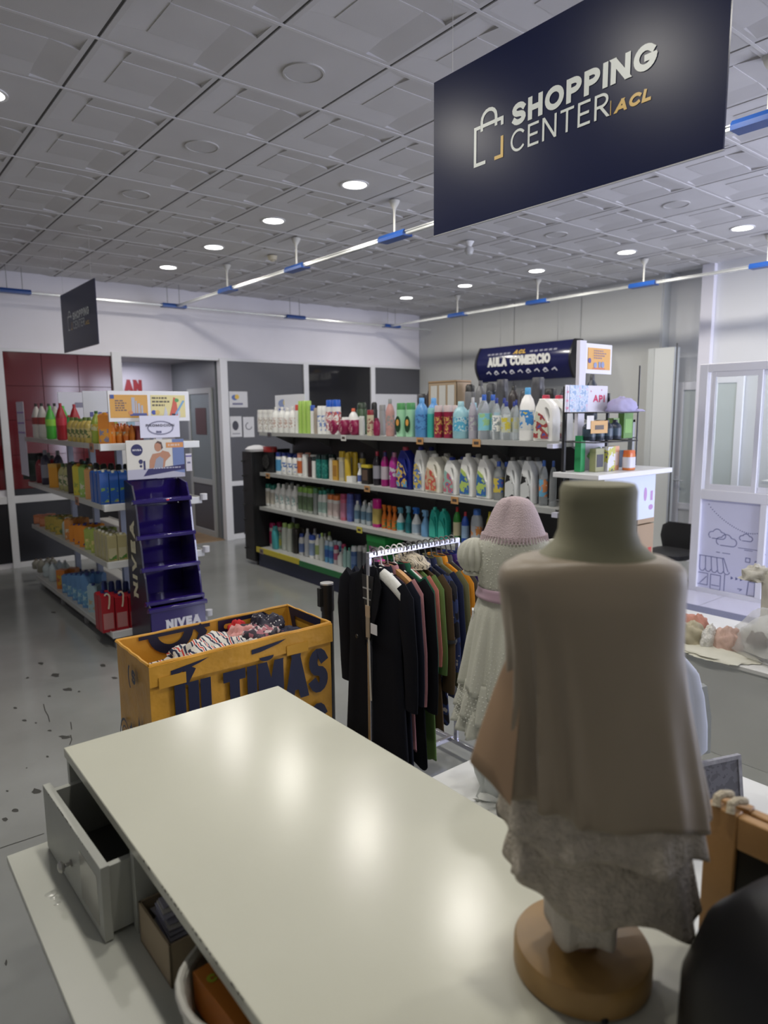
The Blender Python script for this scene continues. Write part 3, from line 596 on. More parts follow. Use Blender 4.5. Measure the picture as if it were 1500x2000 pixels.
# black end panel holding hooks
t=thing('black_end_rack','narrow black display rack closing the far left end of the gondola','display',(3.98,7.452,0)); bx(0,.5,0,.035,0,1.42).build('panel',mat((.012,.012,.014),rough=.4),t); bx(-.04,0,0,.24,0.05,1.40).build('side_panel',mat((.012,.012,.014),rough=.4),t,bevel=.004)
for k in range(7): MB().tube([(-.04,.20,.2+.18*k),(-.07,.20,.2+.18*k)],.010,6).build('hook',mat((.02,.02,.02)),t)
t=thing('white_cloth','white cloth piece lying on top of the black end rack','cloth',(4.05,7.52,1.40)); MB().lathe([(0,.13,.09),(.03,.15,.1),(.06,.11,.07),(.075,.04,.03)],14).build('cloth',mat((.75,.75,.8),rough=.8),t); 
def price_tag(px,k,col,label,grp='price tags clipped on the shelf edges',w=.085,h=.06,pr=None):
    y=onx(px,900,4.0).y; z=levels[k]; t=thing('price_tag',label,'tag',(XF[k]-.020,y,z-.055),0,grp)
    bx(-.002,.002,-w/2,w/2,0,h).build('card',mat(col,rough=.5),t)
    bx(-.003,-.0021,-w*.3,w*.3,h*.3,h*.7).build('printed_price',mat((.08,.06,.05)),t)
OR=(.55,.30,.12); 
for a in [(523,0,(.12,.12,.15),'dark price tag under the white bottles at left of top shelf'),(667,0,(.7,.7,.68),'white square price tag on the top shelf edge below burgundy bottles'),(815,0,OR,'narrow orange price tag on top shelf under pale green bottles'),(925,0,OR,'orange price tag on top shelf edge left of the white jugs'),(519,1,OR,'brownish price tag at far left end of second shelf'),(713,1,OR,'brownish price tag on second shelf edge under black packs'),(885,1,OR,'orange price tag on second shelf edge under white handled jugs'),(700,2,(.62,.55,.08),'yellow price tag on third shelf edge above the green tub'),(512,3,(.25,.2,.2),'dark price tag at left end of the bottom shelf')]:
    price_tag(a[0],a[1],a[2],a[3])
WH=(.90,.91,.89); 
def printed(c1,c2,c3=None,s=45): return patmat((c1,c2)+((c3,) if c3 else ()),'noise',s,.4)
SH=['top shelf','second shelf','third shelf','bottom shelf']
def row(k,items,X0=None):
    """items: kind,px0,px1,n,pytop,body,cap,label_mat,desc,(opts)"""
    z=levels[k]; 
    for it in items:
        kind,p0,p1,n,pt,body,cap,lab,desc=it[:9]; op=it[9] if len(it)>9 else {}
        X=op.get('X',4.16)
        y0=onx(p0,900,X).y; y1=onx(p1,900,X).y; zt=onx((p0+p1)/2,pt,X).z
        h=max(.06,zt-z)*op.get('hs',1); ww=(y0-y1)/n
        fac=.80 if (p0+p1)/2<700 else (.70 if (p0+p1)/2<900 else .64)
        w=ww*fac*op.get('ws',1); d=min(w*.8 if kind in('oval','jug','flip') else w,.13); 
        if kind in('box','carton'): d=ww*.55
        for q in range(n):
            y=y0-ww*(q+.5)
            nm=op.get('name') or {'box':'product_box','carton':'carton','tub':'tub','can':'spray_can'}.get(kind,'bottle'); cat={'product_box':'box','spray_can':'can'}.get(nm,nm if nm in('tub','carton') else 'bottle')
            if n==1: lb=desc+' on the '+SH[k]+' of the long gondola'
            else: lb='%s, %s from left of %s, %s of long gondola'%(desc,ORD[q],CNT[n],SH[k])
            lb=fit(lb)
            sh=random.uniform(-.006,.006)
            product(kind,nm,lb,cat,(X+sh,y,z+.001),-PI/2,h*random.uniform(.985,1.01),w,d,body,cap,lab,'goods on the '+SH[k]+' of the long gondola',op.get('clear',False))
            for rb in range(op.get('back',0)):
                pre='rear ' if rb==0 else 'rearmost '
                lb2=fit(pre+desc+(', directly behind its twin, %s of long gondola'%SH[k] if n==1 else ', behind the %s of %s from left, %s'%(ORD[q],CNT[n],SH[k])))
                product(kind,nm,lb2,cat,(X+sh+(rb+1)*max(.10,d*1.15),y+random.uniform(-.006,.006),z+.001),-PI/2,h*.99,w,d,body,cap,lab,'goods on the '+SH[k]+' of the long gondola',op.get('clear',False))
def fit(s):
    w=s.split()
    if len(w)<=16: return s
    for a,b in ((' of the long gondola',''),(', long gondola',''),(' of long gondola',''),(' standing',''),(' on the ',', '),('bottle','bottle'),(' with ',' and ')):
        s=s.replace(a,b)
        if len(s.split())<=16: return s
    return ' '.join(s.split()[:16])
CL=(.80,.84,.86)
B=dict(back=1); B2=dict(back=2)
row(0,[
('flip',508,538,3,800,WH,(.7,.7,.68),printed(WH,(.55,.5,.45)),'slim white spray bottle'),
('round',538,580,4,795,WH,(.74,.74,.72),printed(WH,(.6,.45,.4),None,30),'tall slender white bottle'),
('flip',580,587,1,790,WH,(.65,.10,.08),None,'white bottle with red cap'),
('flip',587,609,3,783,(.45,.68,.16),(.45,.68,.16),None,'lime green bottle'),
('flip',609,616,1,791,WH,(.05,.12,.5),None,'white bottle with small blue cap'),
('flip',616,623,1,796,(.42,.36,.30),(.42,.36,.30),None,'beige slim bottle'),
('flip',624,640,2,793,WH,WH,printed(WH,(.2,.3,.6),None,25),'white bottle with blue dot'),
('flip',640,666,2,781,WH,(.02,.11,.55),printed(WH,(.6,.15,.15),(.1,.2,.5),25),'white bottle with bright blue cap'),
('disc',649,706,3,815,(.26,.01,.07),WH,printed((.26,.01,.07),(.5,.3,.3)),'burgundy oval bottle with white cap',dict(hs=1)),
('round',684,698,1,798,WH,(.65,.12,.05),None,'white bottle with orange-red cap, behind burgundy ones',dict(X=4.27)),
('flip',703,713,1,812,(.6,.62,.6),(.62,.64,.62),None,'grey-white slim bottle'),
('flip',719,731,1,801,(.62,.56,.38),(.25,.02,.03),printed((.62,.56,.38),(.3,.1,.1)),'cream bottle with dark red cap'),
('disc',731,743,1,816,(.26,.01,.07),(.2,.01,.05),None,'burgundy bottle lying half hidden'),
('can',700,718,1,786,(.05,.10,.05),(.03,.05,.03),None,'dark green can at the back',dict(X=4.38)),
('can',727,738,1,785,(.03,.03,.03),(.02,.02,.02),None,'black can at the back',dict(X=4.38)),
('round',754,770,1,780,(.55,.30,.28),(.25,.27,.27),printed((.55,.30,.28),(.3,.3,.3)),'pink bottle with grey top'),
('flip',742,754,1,790,(.35,.35,.36),(.3,.3,.3),None,'grey bottle at the back',dict(X=4.36)),
('flip',775,811,2,786,(.38,.70,.46),(.08,.30,.10),None,'pale green gel bottle with dark oval label'),
('round',811,836,1,777,(.10,.30,.62),(.12,.35,.70),printed((.10,.30,.62),(.05,.15,.4)),'sky blue bottle',B),
('flip',834,849,1,796,(.05,.40,.36),(.25,.55,.55),None,'teal bottle with pale cap',B),
('flip',849,883,2,791,(.28,.015,.05),(.6,.5,.5),printed((.28,.015,.05),(.55,.35,.1)),'burgundy bottle with gold print',B),
('round',884,914,1,785,(.30,.55,.62),(.35,.60,.66),patmat(((.10,.42,.62),(.5,.7,.75),(.05,.2,.4)),'noise',30,.4),'big turquoise softener bottle',dict(back=1,ws=1.1)),
('round',914,932,1,776,(.42,.40,.46),(.5,.5,.52),printed((.35,.3,.4),(.5,.5,.5)),'lilac grey bottle',B),
('round',932,958,1,771,CL,(.02,.10,.45),patmat(((.25,.6,.7),(.35,.6,.3)),'noise',18,.4),'clear bottle with blue cap and green-blue label',dict(clear=True,back=1)),
('round',958,977,1,776,CL,(.02,.04,.25),printed(WH,(.3,.35,.4)),'clear bottle with navy cap and white label',dict(clear=True,back=1)),
('round',977,999,1,783,CL,(.02,.04,.25),patmat(((.55,.58,.45),(.65,.55,.06),(.1,.2,.5)),'noise',22,.4),'clear bottle with yellow and blue label',dict(clear=True,back=1)),
('round',999,1012,1,781,CL,(.02,.04,.25),None,'clear bottle without a label',dict(clear=True)),
('round',1011,1044,1,757,(.93,.93,.92),(.08,.35,.66),patmat(((.66,.68,.66),(.05,.25,.6),(.75,.6,.1)),'noise',16,.4),'big white bottle with pale blue cone cap',dict(ws=1.1)),
('jug',1044,1090,1,772,(.92,.92,.90),(.60,.06,.10),patmat(((.6,.62,.5),(.35,.06,.06),(.08,.10,.35)),'noise',18,.4),'white handled jug with red cap and large label',dict(ws=1.25,back=1)),
])
row(1,[
('tub',517,541,1,872,(.012,.012,.014),(.30,.02,.02),printed((.03,.03,.03),(.08,.08,.08)),'large black round tub with red lid'),
('flip',541,552,1,884,WH,(.02,.05,.28),(.10,.35,.62),'white and pale blue bottle with navy cap',B),
('oval',552,583,3,886,WH,(.02,.04,.24),printed(WH,(.1,.2,.5),None,25),'white bottle with navy cap',B),
('flip',583,592,1,885,WH,(.65,.30,.22),(.6,.15,.05),'white bottle with peach cap',B),
('flip',592,602,1,888,WH,WH,None,'plain white bottle',B),
('flip',602,610,1,893,(.06,.03,.03),(.04,.03,.03),None,'dark brown bottle',B),
('flip',610,619,1,892,WH,(.02,.04,.04),None,'white bottle with black cap',B),
('flip',619,640,2,888,(.01,.16,.14),(.01,.03,.03),printed((.01,.16,.14),(.05,.3,.25)),'dark teal bottle with black cap',B),
('flip',643,652,1,894,(.68,.66,.58),(.68,.66,.58),None,'cream bottle',B),
('box',652,663,1,900,(.60,.35,.06),None,(.4,.2,.04),'orange yellow packet'),
('flip',664,674,1,882,(.60,.56,.40),(.65,.45,.03),(.45,.43,.36),'tall cream bottle with yellow cap',B),
('can',675,684,1,884,(.60,.42,.04),(.62,.42,.03),None,'tall yellow can',B),
('box',679,692,1,930,WH,None,None,'small white box'),
('can',691,700,1,887,(.03,.03,.04),(.02,.02,.02),None,'black can',dict(X=4.3)),
('can',703,714,1,884,(.45,.35,.05),(.05,.05,.06),None,'yellow-black can',dict(X=4.3)),
('spray',698,707,1,905,WH,(.6,.62,.65),(.1,.15,.4),'small white trigger bottle'),
('box',709,728,1,908,(.025,.022,.02),(.62,.5,.05),(.12,.08,.06),'black pack with yellow top'),
('round',729,744,1,882,(.015,.012,.02),(.35,.02,.05),(.3,.3,.35),'black bottle with red cap',B),
('round',745,760,1,883,(.33,.01,.17),(.03,.03,.15),(.5,.45,.5),'magenta bottle with dark cap',B),
('round',761,780,1,885,(.42,.03,.28),(.45,.2,.3),patmat(((.42,.03,.28),(.6,.6,.65)),'noise',20,.4),'magenta bottle with white label',B),
('jug',780,811,1,873,(.012,.02,.20),(.35,.05,.08),patmat(((.012,.02,.20),(.7,.45,.08),(.1,.35,.6),(.6,.1,.05)),'noise',14,.4),'large dark blue detergent jug',dict(ws=1.2)),
('jug',811,836,1,873,WH,(.03,.04,.22),patmat(((.65,.5,.1),(.1,.2,.5),WH),'noise',20,.4),'white jug with navy cap and yellow label',dict(ws=1.1,back=1)),
('jug',836,868,1,885,(.86,.84,.74),(.8,.8,.78),patmat(((.6,.45,.3),(.6,.1,.08),(.6,.5,.2)),'noise',20,.4),'cream handled jug with fruit label',dict(ws=1.2,back=1)),
('jug',870,901,1,893,WH,(.02,.04,.28),patmat(((.3,.5,.45),(.55,.15,.2),(.1,.2,.45)),'noise',22,.4),'shorter white jug with blue cap',dict(ws=1.1,back=2)),
('jug',901,966,2,888,(.93,.93,.91),(.72,.72,.70),patmat(((.45,.6,.15),(.04,.14,.40),(.04,.14,.42),(.10,.35,.25)),'noise',13,.4),'white handled jug with green and blue swirl label',dict(ws=1.15,back=1)),
('round',962,986,1,902,CL,(.03,.10,.5),patmat(((.62,.5,.08),(.05,.12,.42),(.5,.08,.1)),'noise',18,.4),'clear bottle with yellow and blue label',dict(clear=True,back=1)),
('jug',987,1052,2,893,(.82,.84,.85),(.15,.15,.15),patmat(((.62,.64,.64),(.015,.015,.015)),'noise',11,.4,pos=(0,.5)),'silver-white jug with black picture label',dict(ws=1.1,back=1)),
('round',1052,1074,1,900,CL,(.05,.15,.55),patmat(((.15,.4,.6),(.65,.25,.1),WH),'noise',16,.4),'clear bottle with blue and orange label',dict(clear=True)),
('round',1072,1090,1,900,CL,(.05,.12,.4),None,'clear ribbed bottle at right end',dict(clear=True)),
])
row(2,[
('flip',518,537,2,946,WH,(.03,.22,.17),(.62,.58,.5),'white bottle with green cap',B),
('round',537,581,4,946,(.92,.93,.91),(.85,.86,.84),printed((.74,.75,.73),(.3,.45,.45),None,30),'rounded white lotion bottle',B),
('flip',582,611,3,952,(.38,.42,.38),(.25,.48,.08),(.12,.18,.10),'grey bottle with green cap',B),
('flip',611,619,1,953,(.30,.33,.32),(.10,.25,.12),None,'dark grey bottle',B),
('oval',620,638,2,957,(.72,.74,.72),(.04,.28,.22),(.35,.5,.45),'white bottle with teal cap',B),
('flip',639,662,2,966,(.70,.69,.67),(.68,.20,.05),(.6,.5,.48),'white bottle with orange cap',B),
('flip',665,676,1,964,(.55,.14,.22),(.35,.05,.12),(.5,.2,.3),'rose pink bottle',B),
('flip',677,688,1,965,(.10,.14,.42),(.08,.10,.35),(.15,.2,.5),'violet blue bottle',B),
('flip',689,697,1,964,(.03,.03,.12),(.02,.02,.08),None,'navy slim bottle',dict(X=4.26)),
('round',692,727,3,980,(.45,.52,.56),(.72,.72,.72),(.12,.22,.32),'small translucent bottle with white cap',B),
('flip',728,745,1,974,(.50,.01,.22),(.50,.01,.22),(.45,.35,.1),'bright magenta tall bottle'),
('spray',745,776,3,988,(.66,.17,.02),(.62,.16,.02),patmat(((.66,.17,.02),(.1,.25,.1),(.6,.35,.05)),'noise',20,.4),'orange bottle with pointed top'),
('spray',776,790,1,990,(.60,.66,.66),(.10,.30,.42),(.05,.35,.38),'white trigger bottle with teal dot'),
('spray',791,803,1,990,(.02,.22,.24),(.15,.35,.45),(.02,.15,.18),'teal trigger bottle'),
('spray',804,822,1,993,(.66,.70,.72),(.02,.12,.45),(.3,.4,.5),'white trigger bottle with blue head'),
('spray',823,840,1,997,(.16,.36,.62),(.18,.38,.62),None,'sky blue trigger bottle'),
('jug',841,879,2,993,(.02,.36,.30),(.04,.42,.34),(.05,.45,.36),'turquoise handled bottle',dict(ws=1.2)),
('round',885,901,1,991,(.03,.22,.03),(.45,.03,.03),(.6,.55,.35),'green bottle with red cap'),
('round',902,919,1,1000,(.02,.08,.42),(.45,.03,.05),(.3,.45,.65),'blue bottle with red cap'),
('oval',920,948,1,994,(.35,.38,.42),(.05,.15,.5),patmat(((.45,.47,.5),(.65,.25,.06),(.08,.2,.5)),'noise',18,.4),'grey bottle with orange label and blue cap'),
('round',950,966,1,1000,(.55,.5,.05),(.6,.5,.03),None,'yellow bottle'),
('round',966,1010,3,1003,(.02,.13,.05),(.02,.07,.03),None,'dark green bottle'),
])
row(3,[
('flip',507,532,3,1018,(.66,.62,.62),(.40,.02,.12),(.5,.06,.15),'white and pink bottle with crimson cap',B),
('oval',528,538,1,1026,(.06,.36,.40),(.08,.40,.42),None,'teal bottle',dict(X=4.1)),
('round',538,547,1,1036,(.30,.42,.28),(.4,.5,.35),(.5,.5,.1),'small green bottle'),
('oval',548,568,2,1022,(.62,.66,.60),(.40,.58,.18),None,'tall pale bottle with light green cap',B),
('flip',569,581,1,1032,(.02,.018,.016),(.03,.025,.02),None,'black bottle',B),
('oval',582,591,1,1041,(.66,.67,.68),(.04,.08,.35),(.12,.18,.4),'white bottle with navy cap',B),
('round',592,601,1,1033,(.55,.57,.60),(.6,.6,.62),None,'translucent white bottle',B),
('flip',602,612,1,1044,(.9,.91,.9),(.05,.12,.55),(.3,.4,.6),'white bottle with blue cap',B),
('round',613,621,1,1043,(.9,.91,.88),(.6,.6,.58),(.4,.5,.2),'white bottle with leaf print',B),
('round',621,630,1,1040,(.62,.66,.60),(.40,.55,.15),None,'white bottle with lime cap',B),
('can',632,649,2,1057,(.10,.32,.55),(.5,.6,.7),(.04,.12,.4),'pale blue can',B),
('can',649,657,1,1064,(.55,.5,.52),(.45,.03,.12),(.4,.1,.2),'white and red can',B),
('round',658,668,1,1078,(.66,.67,.66),(.7,.7,.7),None,'short white bottle',B),
('round',668,683,2,1068,(.30,.48,.46),(.10,.42,.30),None,'translucent green bottle',B),
('can',684,695,1,1067,(.04,.10,.26),(.62,.64,.66),(.12,.2,.4),'dark blue can with white cap',B),
('can',696,716,2,1066,(.12,.13,.15),(.5,.5,.5),None,'grey can with pale cap',B),
('box',724,776,1,1046,(.02,.22,.05),(.03,.34,.08),patmat(((.5,.5,.5),(.4,.1,.3),(.05,.2,.08)),'noise',18,.4),'green detergent tub with white label',dict(name='tub',X=4.2)),
('can',780,800,2,1062,(.15,.2,.3),(.5,.5,.5),None,'blue grey can',B),
])
# dark oval labels on the two pale green bottles
for o in list(bpy.data.objects):
    if o.get('label','').startswith('pale green gel bottle'):
        w=(onx(775,900,4.16).y-onx(793,900,4.16).y)*.8/2
        lb_=flat([ell(0,.115,w*.72,.075)],((0,-w*.82,0),(1,0,0),(0,0,1)),mat((.01,.05,.02),rough=.4),o,'label'); flat([ell(0,.13,w*.4,.03)],((0,-w*.82,0),(1,0,0),(0,0,1)),mat((.7,.35,.08),rough=.4),lb_,'label_flower',.003)
# cards and things on/behind the top shelf
t=thing('printed_pack','white printed plastic pack standing behind bottles at left of top shelf','pack',(4.27,7.40,1.632))
mb=MB(); mb.loft([[(x+.035*math.sin(y*3),y,z) for x,y in ((-.01,0),(-.01,-.35),(-.01,-.72),(.01,-.72),(.01,-.35),(.01,0))] for z in (.0,.25,.38,.44)]); q=mb.build('sheet',mat((.72,.74,.80),rough=.35),t)
flat([ell(.22,.34,.11,.05)],((-.03,0,0),(0,-1,0),(0,0,1)),mat((.25,.32,.55),rough=.5),t,'printed_mark'); flat([ell(.27,.35,.045,.035)],((-.031,0,0),(0,-1,0),(0,0,1)),mat((.6,.5,.2),rough=.5),t,'yellow_mark'); flat([rect(.12,.36,.262,.282)],((-.031,0,0),(0,-1,0),(0,0,1)),mat((.10,.15,.5),rough=.5),t,'printed_line')
# ================================================================= back run behind gondola
g2=thing('back_shelving','second shelving run hidden behind the long gondola, holding dark jars','shelving',(4.62,3.05,0)); 
for z in (.3,.9,1.5,1.78): bx(0,.42,0,3.2,z-.02,z).build('shelf',gm,g2)
for y in (.02,1.6,3.16): bx(.0,.03,y-.02,y+.02,0,1.78).build('upright',gm,g2); bx(.39,.42,y-.02,y+.02,0,1.78).build('upright',gm,g2)
random.seed(11)
for k in range(16):
    y=.15+.135*k; h=random.choice([.26,.30,.33,.36])
    if 1.55<y<2.0: continue
    c=random.choice([(.05,.04,.04),(.10,.10,.11),(.2,.2,.21),(.04,.05,.07)])
    product(random.choice(['can','round','flip']),'dark_jar',fit('dark jar behind the top-shelf bottles, %s counted from the white jugs'%ORD[min(k,11)]) if k<12 else 'dark jar at the far end of the back shelf, %s past the cardboard tray'%ORD[k-12],'jar',(4.80,3.15+y,1.782),-PI/2,h,.10,.10,c,random.choice([(.08,.08,.09),(.03,.03,.03)]),None,'dark jars on the back shelving')
t=thing('cardboard_box','tan cardboard tray with pale packets on back shelf above top-shelf bottles','box',(4.82,4.95,1.782)); mb=MB(); mb.box(-.1,.1,-.2,.2,0,.01); mb.box(-.1,-.095,-.2,.2,0,.36);mb.box(.095,.1,-.2,.2,0,.36);mb.box(-.1,.1,-.2,-.195,0,.36);mb.box(-.1,.1,.195,.2,0,.36); mb.build('carton',mat((.40,.30,.20),rough=.7),t)
for k in range(3): bx(-.104,-.101,-.17+.12*k,-.08+.12*k,.03,.33).build('packet',mat((.6,.6,.58),rough=.5),t)
bx(-.10,.10,-.2,.2,.355,.375).build('flap',mat((.38,.25,.14),rough=.7),t)
# ================================================================= left gondola (double sided)
t=thing('shelving_gondola','shorter double-sided pale gondola with drinks and cartons, behind the blue stand','shelving',(0,0,0)); gl2=t
ls=mat((.42,.42,.40),rough=.4); LL=[1.625,1.155,.70,.135]
for z in LL:
    y1=8.0
    for xa,xb in ((1.6,1.98),(2.03,2.40)): 
        sh=bx(xa,xb,5.47,y1,z-.03,z).build('shelf',ls,t,bevel=.003)
        xe=xa if xa<1.9 else xb
        bx(xe-.006,xe+.006,5.46,y1,z-.034,z+.008).build('price_rail',mat((.46,.46,.44),rough=.3),sh)
    bx(1.6,2.40,5.44,5.47,z-.045,z+.010).build('end_rail',mat((.72,.74,.76),rough=.3),t,bevel=.003)
for y in (5.6,6.3,7.1,7.9): bx(1.98,2.03,y-.03,y+.03,0,1.80).build('upright',mat((.34,.38,.50),rough=.4),t)
bx(1.66,2.34,5.42,8.0,0,.03).build('plinth',mat((.03,.03,.03)),t); bx(1.62,1.72,5.36,5.44,0,.07).build('foot',mat((.6,.6,.62),rough=.4),t)
for y in (5.46,6.3,7.1,7.9): MB().lathe([(0,.03),(.05,.03)],10,cx=1.66,cy=y+.05).build('foot',mat((.25,.25,.25)),t)
for k in range(4): mb=MB(); mb.tube([(1.99+.07*k,5.55,.15),(1.99+.07*k,5.55,.55)],.005,5); mb.build('basket_wire',mat((.45,.48,.55),rough=.3,metal=.5),t)
MB().tube([(1.97,5.55,.5),(2.36,5.55,.42)],.006,6).build('basket_wire',mat((.3,.33,.4),metal=.5),t)
for z in (1.17,.72,.16): MB().lathe([(0,.03),(.05,.03)],10,cx=2.41,cy=5.43).build('rail_end_cap',mat((.72,.73,.78),rough=.4),t).location=(0,0,z-.03)
SL=['top shelf','second shelf','third shelf','bottom shelf']
def rowL(k,items):
    z=LL[k]
    for it in items:
        kind,p0,p1,n,pt,body,cap,lab,desc=it[:9]; op=it[9] if len(it)>9 else {}
        end=op.get('end',False)
        for q in range(n):
            pc=p0+(p1-p0)*(q+.5)/n; wpx=(p1-p0)/n
            if end:
                Y=op.get('Y',5.53); P_=ony(pc,pt,Y); x,y=P_.x,Y; h=P_.z-z; w=abs(ony(pc+wpx/2,pt,Y).x-ony(pc-wpx/2,pt,Y).x)*.92
            else:
                X=op.get('X',1.69); P_=onx(pc,pt,X); x,y=X,P_.y; h=P_.z-z; w=abs(onx(pc+wpx/2,pt,X).y-onx(pc-wpx/2,pt,X).y)*.9; w=min(w,.105)
            h=max(.09,min(h,.42)); dd=w if kind not in('carton','box') else min(w,.085)
            nm={'box':'product_box','carton':'carton','can':'spray_can'}.get(kind,'bottle'); cat={'product_box':'box','spray_can':'can'}.get(nm,nm)
            side='near end' if end else 'left side'
            lb=fit('%s, %s, %s of the drinks gondola'%(desc,SL[k],side)) if n==1 else fit('%s, %s of %s from left, %s %s, drinks gondola'%(desc,ORD[q],CNT[n],SL[k],side))
            rz=0 if end else -PI/2*.5
            product(kind,nm,lb,cat,(x,y,z+.001),rz,h*random.uniform(.985,1.01),w*(.85 if not end else 1),dd,body,cap,lab,'drinks on the %s of the short gondola'%SL[k],op.get('clear',False))
            for rb in range(op.get('back',0)):
                s_=max(.095,dd*1.15)*(rb+1)
                lb2=fit(('rear ' if rb==0 else 'hindmost ' if rb==2 else 'rearmost ')+desc+(', behind its twin, %s %s, drinks gondola'%(SL[k],side) if n==1 else ', behind the %s of %s, %s %s'%(ORD[q],CNT[n],SL[k],side)))
                product(kind,nm,lb2,cat,(x+(0 if end else s_),y+(s_ if end else 0),z+.001),rz,h*.99,w*(.85 if not end else 1),dd,body,cap,lab,'drinks on the %s of the short gondola'%SL[k],op.get('clear',False))
juice=lambda a,b,c=None,s=22: patmat((a,b)+((c,) if c else ()),'noise',s,.4)
rowL(0,[
('soda',64,86,2,788,(.50,.48,.46),(.03,.03,.03),(.25,.03,.03),'big cloudy white bottle with red label',B),
('soda',87,106,1,792,(.06,.35,.04),(.08,.45,.05),(.25,.55,.06),'big bright green soda bottle',B),
('soda',106,128,1,788,(.30,.01,.02),(.35,.02,.03),(.45,.03,.05),'big red soda bottle',B),
('soda',130,140,1,812,(.05,.25,.06),(.5,.03,.03),None,'green bottle with red cap',dict(X=1.85)),
('round',136,178,5,816,(.50,.38,.10),(.10,.16,.03),juice((.55,.45,.2),(.12,.16,.05)),'small juice bottle with dark green cap',B),
('soda',177,197,1,802,(.28,.36,.05),(.04,.14,.04),juice((.5,.5,.3),(.5,.38,.05)),'large green-yellow juice bottle',B),
('carton',199,213,1,806,(.62,.22,.03),(.65,.3,.03),juice((.65,.3,.05),(.2,.2,.3)),'tall orange carton'),
('soda',213,237,2,828,(.66,.20,.02),(.62,.16,.02),juice((.66,.25,.03),(.6,.5,.3)),'squat orange drink bottle',dict(end=True,back=2)),
('soda',238,250,1,828,(.66,.18,.03),(.62,.12,.02),juice((.66,.25,.05),(.62,.6,.5)),'orange and white drink bottle',dict(end=True,back=2)),
('soda',250,263,1,830,(.64,.20,.02),(.62,.16,.02),None,'plain orange drink bottle',dict(end=True,back=2)),
('box',263,277,1,832,(.22,.03,.04),None,(.3,.08,.08),'dark red drink pack',dict(end=True,back=2)),
('carton',247,262,2,818,(.25,.4,.5),(.1,.3,.1),None,'pale blue carton farther back',dict(end=True,Y=5.86)),
])
rowL(1,[
('box',48,60,1,888,(.012,.02,.018),None,(.03,.05,.04),'black packs stack, leftmost',B),
('box',60,72,1,884,(.015,.02,.02),None,(.05,.07,.06),'black pack beside leftmost one',B),
('round',73,81,1,890,(.18,.012,.02),(.02,.02,.02),None,'dark red bottle',B),
('round',81,93,1,880,(.03,.025,.05),(.2,.2,.22),(.2,.2,.25),'black bottle with pale print',B),
('box',97,117,1,907,(.60,.27,.02),(.55,.3,.05),None,'amber orange box',B),
('round',118,136,2,905,(.35,.33,.15),(.08,.15,.05),juice((.5,.45,.3),(.1,.15,.06)),'green-topped juice bottle',B),
('carton',139,149,1,903,(.03,.02,.02),(.03,.1,.08),None,'black carton',B),
('carton',149,161,1,908,(.50,.42,.04),(.6,.2,.02),juice((.5,.45,.05),(.25,.3,.05)),'yellow carton with orange top',B),
('carton',161,173,1,908,(.22,.36,.08),(.15,.3,.05),juice((.25,.4,.1),(.5,.5,.4)),'green carton',B),
('carton',173,184,1,913,(.52,.27,.10),(.7,.68,.55),None,'light brown carton',B),
('carton',190,266,4,920,(.02,.09,.36),(.6,.6,.5),patmat(((.02,.09,.36),(.15,.28,.10),(.5,.25,.1)),'noise',16,.4),'blue juice carton with cream cap',dict(end=True,back=2)),
('round',152,178,2,896,(.03,.05,.02),(.012,.012,.012),None,'black-capped bottle farther back',dict(X=1.86)),
('can',180,268,6,905,(.05,.05,.03),(.008,.012,.01),None,'dark bottle behind the blue cartons',dict(end=True,Y=5.86)),
])
rowL(2,[
('box',72,94,2,1008,(.40,.13,.05),None,(.5,.2,.1),'orange-brown box',B),
('carton',95,113,2,1007,(.36,.27,.05),(.08,.15,.05),juice((.4,.3,.05),(.1,.15,.05)),'yellow-green carton',B),
('carton',113,126,1,1012,(.38,.28,.05),(.08,.15,.05),juice((.4,.3,.05),(.1,.15,.05)),'mustard carton',B),
('round',127,133,1,1010,(.4,.45,.4),(.6,.6,.55),None,'pale slim bottle'),
('carton',134,143,1,1012,(.48,.20,.05),(.5,.3,.1),juice((.5,.2,.05),(.55,.5,.4)),'orange and cream carton',B),
('carton',143,172,3,1024,(.62,.22,.02),(.03,.03,.2),patmat(((.62,.22,.02),(.03,.03,.2)),'noise',14,.4),'orange and violet carton',B),
('carton',172,196,2,1030,(.30,.38,.08),(.6,.6,.5),juice((.35,.4,.1),(.6,.5,.2)),'green and yellow carton',B),
('carton',205,245,2,1042,(.42,.38,.20),(.62,.62,.55),patmat(((.5,.47,.3),(.10,.22,.05),(.55,.32,.04)),'noise',12,.4),'pineapple-yellow carton with green top and white cap',dict(end=True,back=3,Y=5.52)),
])
rowL(3,[
('soda',66,84,2,1092,(.25,.24,.20),(.2,.15,.12),None,'tall murky bottle',B),
('soda',86,108,2,1098,(.42,.48,.50),(.5,.5,.5),None,'clear water bottle',B),
('box',112,132,1,1112,(.50,.16,.03),None,juice((.5,.3,.03),(.35,.1,.05)),'orange box on its end',B),
('carton',128,176,5,1120,(.10,.22,.42),(.03,.05,.2),juice((.12,.28,.45),(.3,.45,.5)),'blue milk carton',B),
('carton',176,192,1,1140,(.30,.42,.48),(.03,.05,.2),juice((.3,.42,.45),(.35,.3,.2)),'pale blue carton',B),
('carton',192,273,3,1158,(.36,.015,.025),(.02,.03,.15),(.45,.20,.20),'red carton with white ribbon print',dict(end=True,back=1,Y=5.54)),
('can',196,266,5,1134,(.02,.05,.16),(.02,.04,.20),None,'navy-topped bottle behind red cartons',dict(end=True,Y=5.84)),
('round',150,186,3,1112,(.03,.03,.06),(.03,.04,.1),None,'dark-topped bottle farther back',dict(X=1.88)),
])
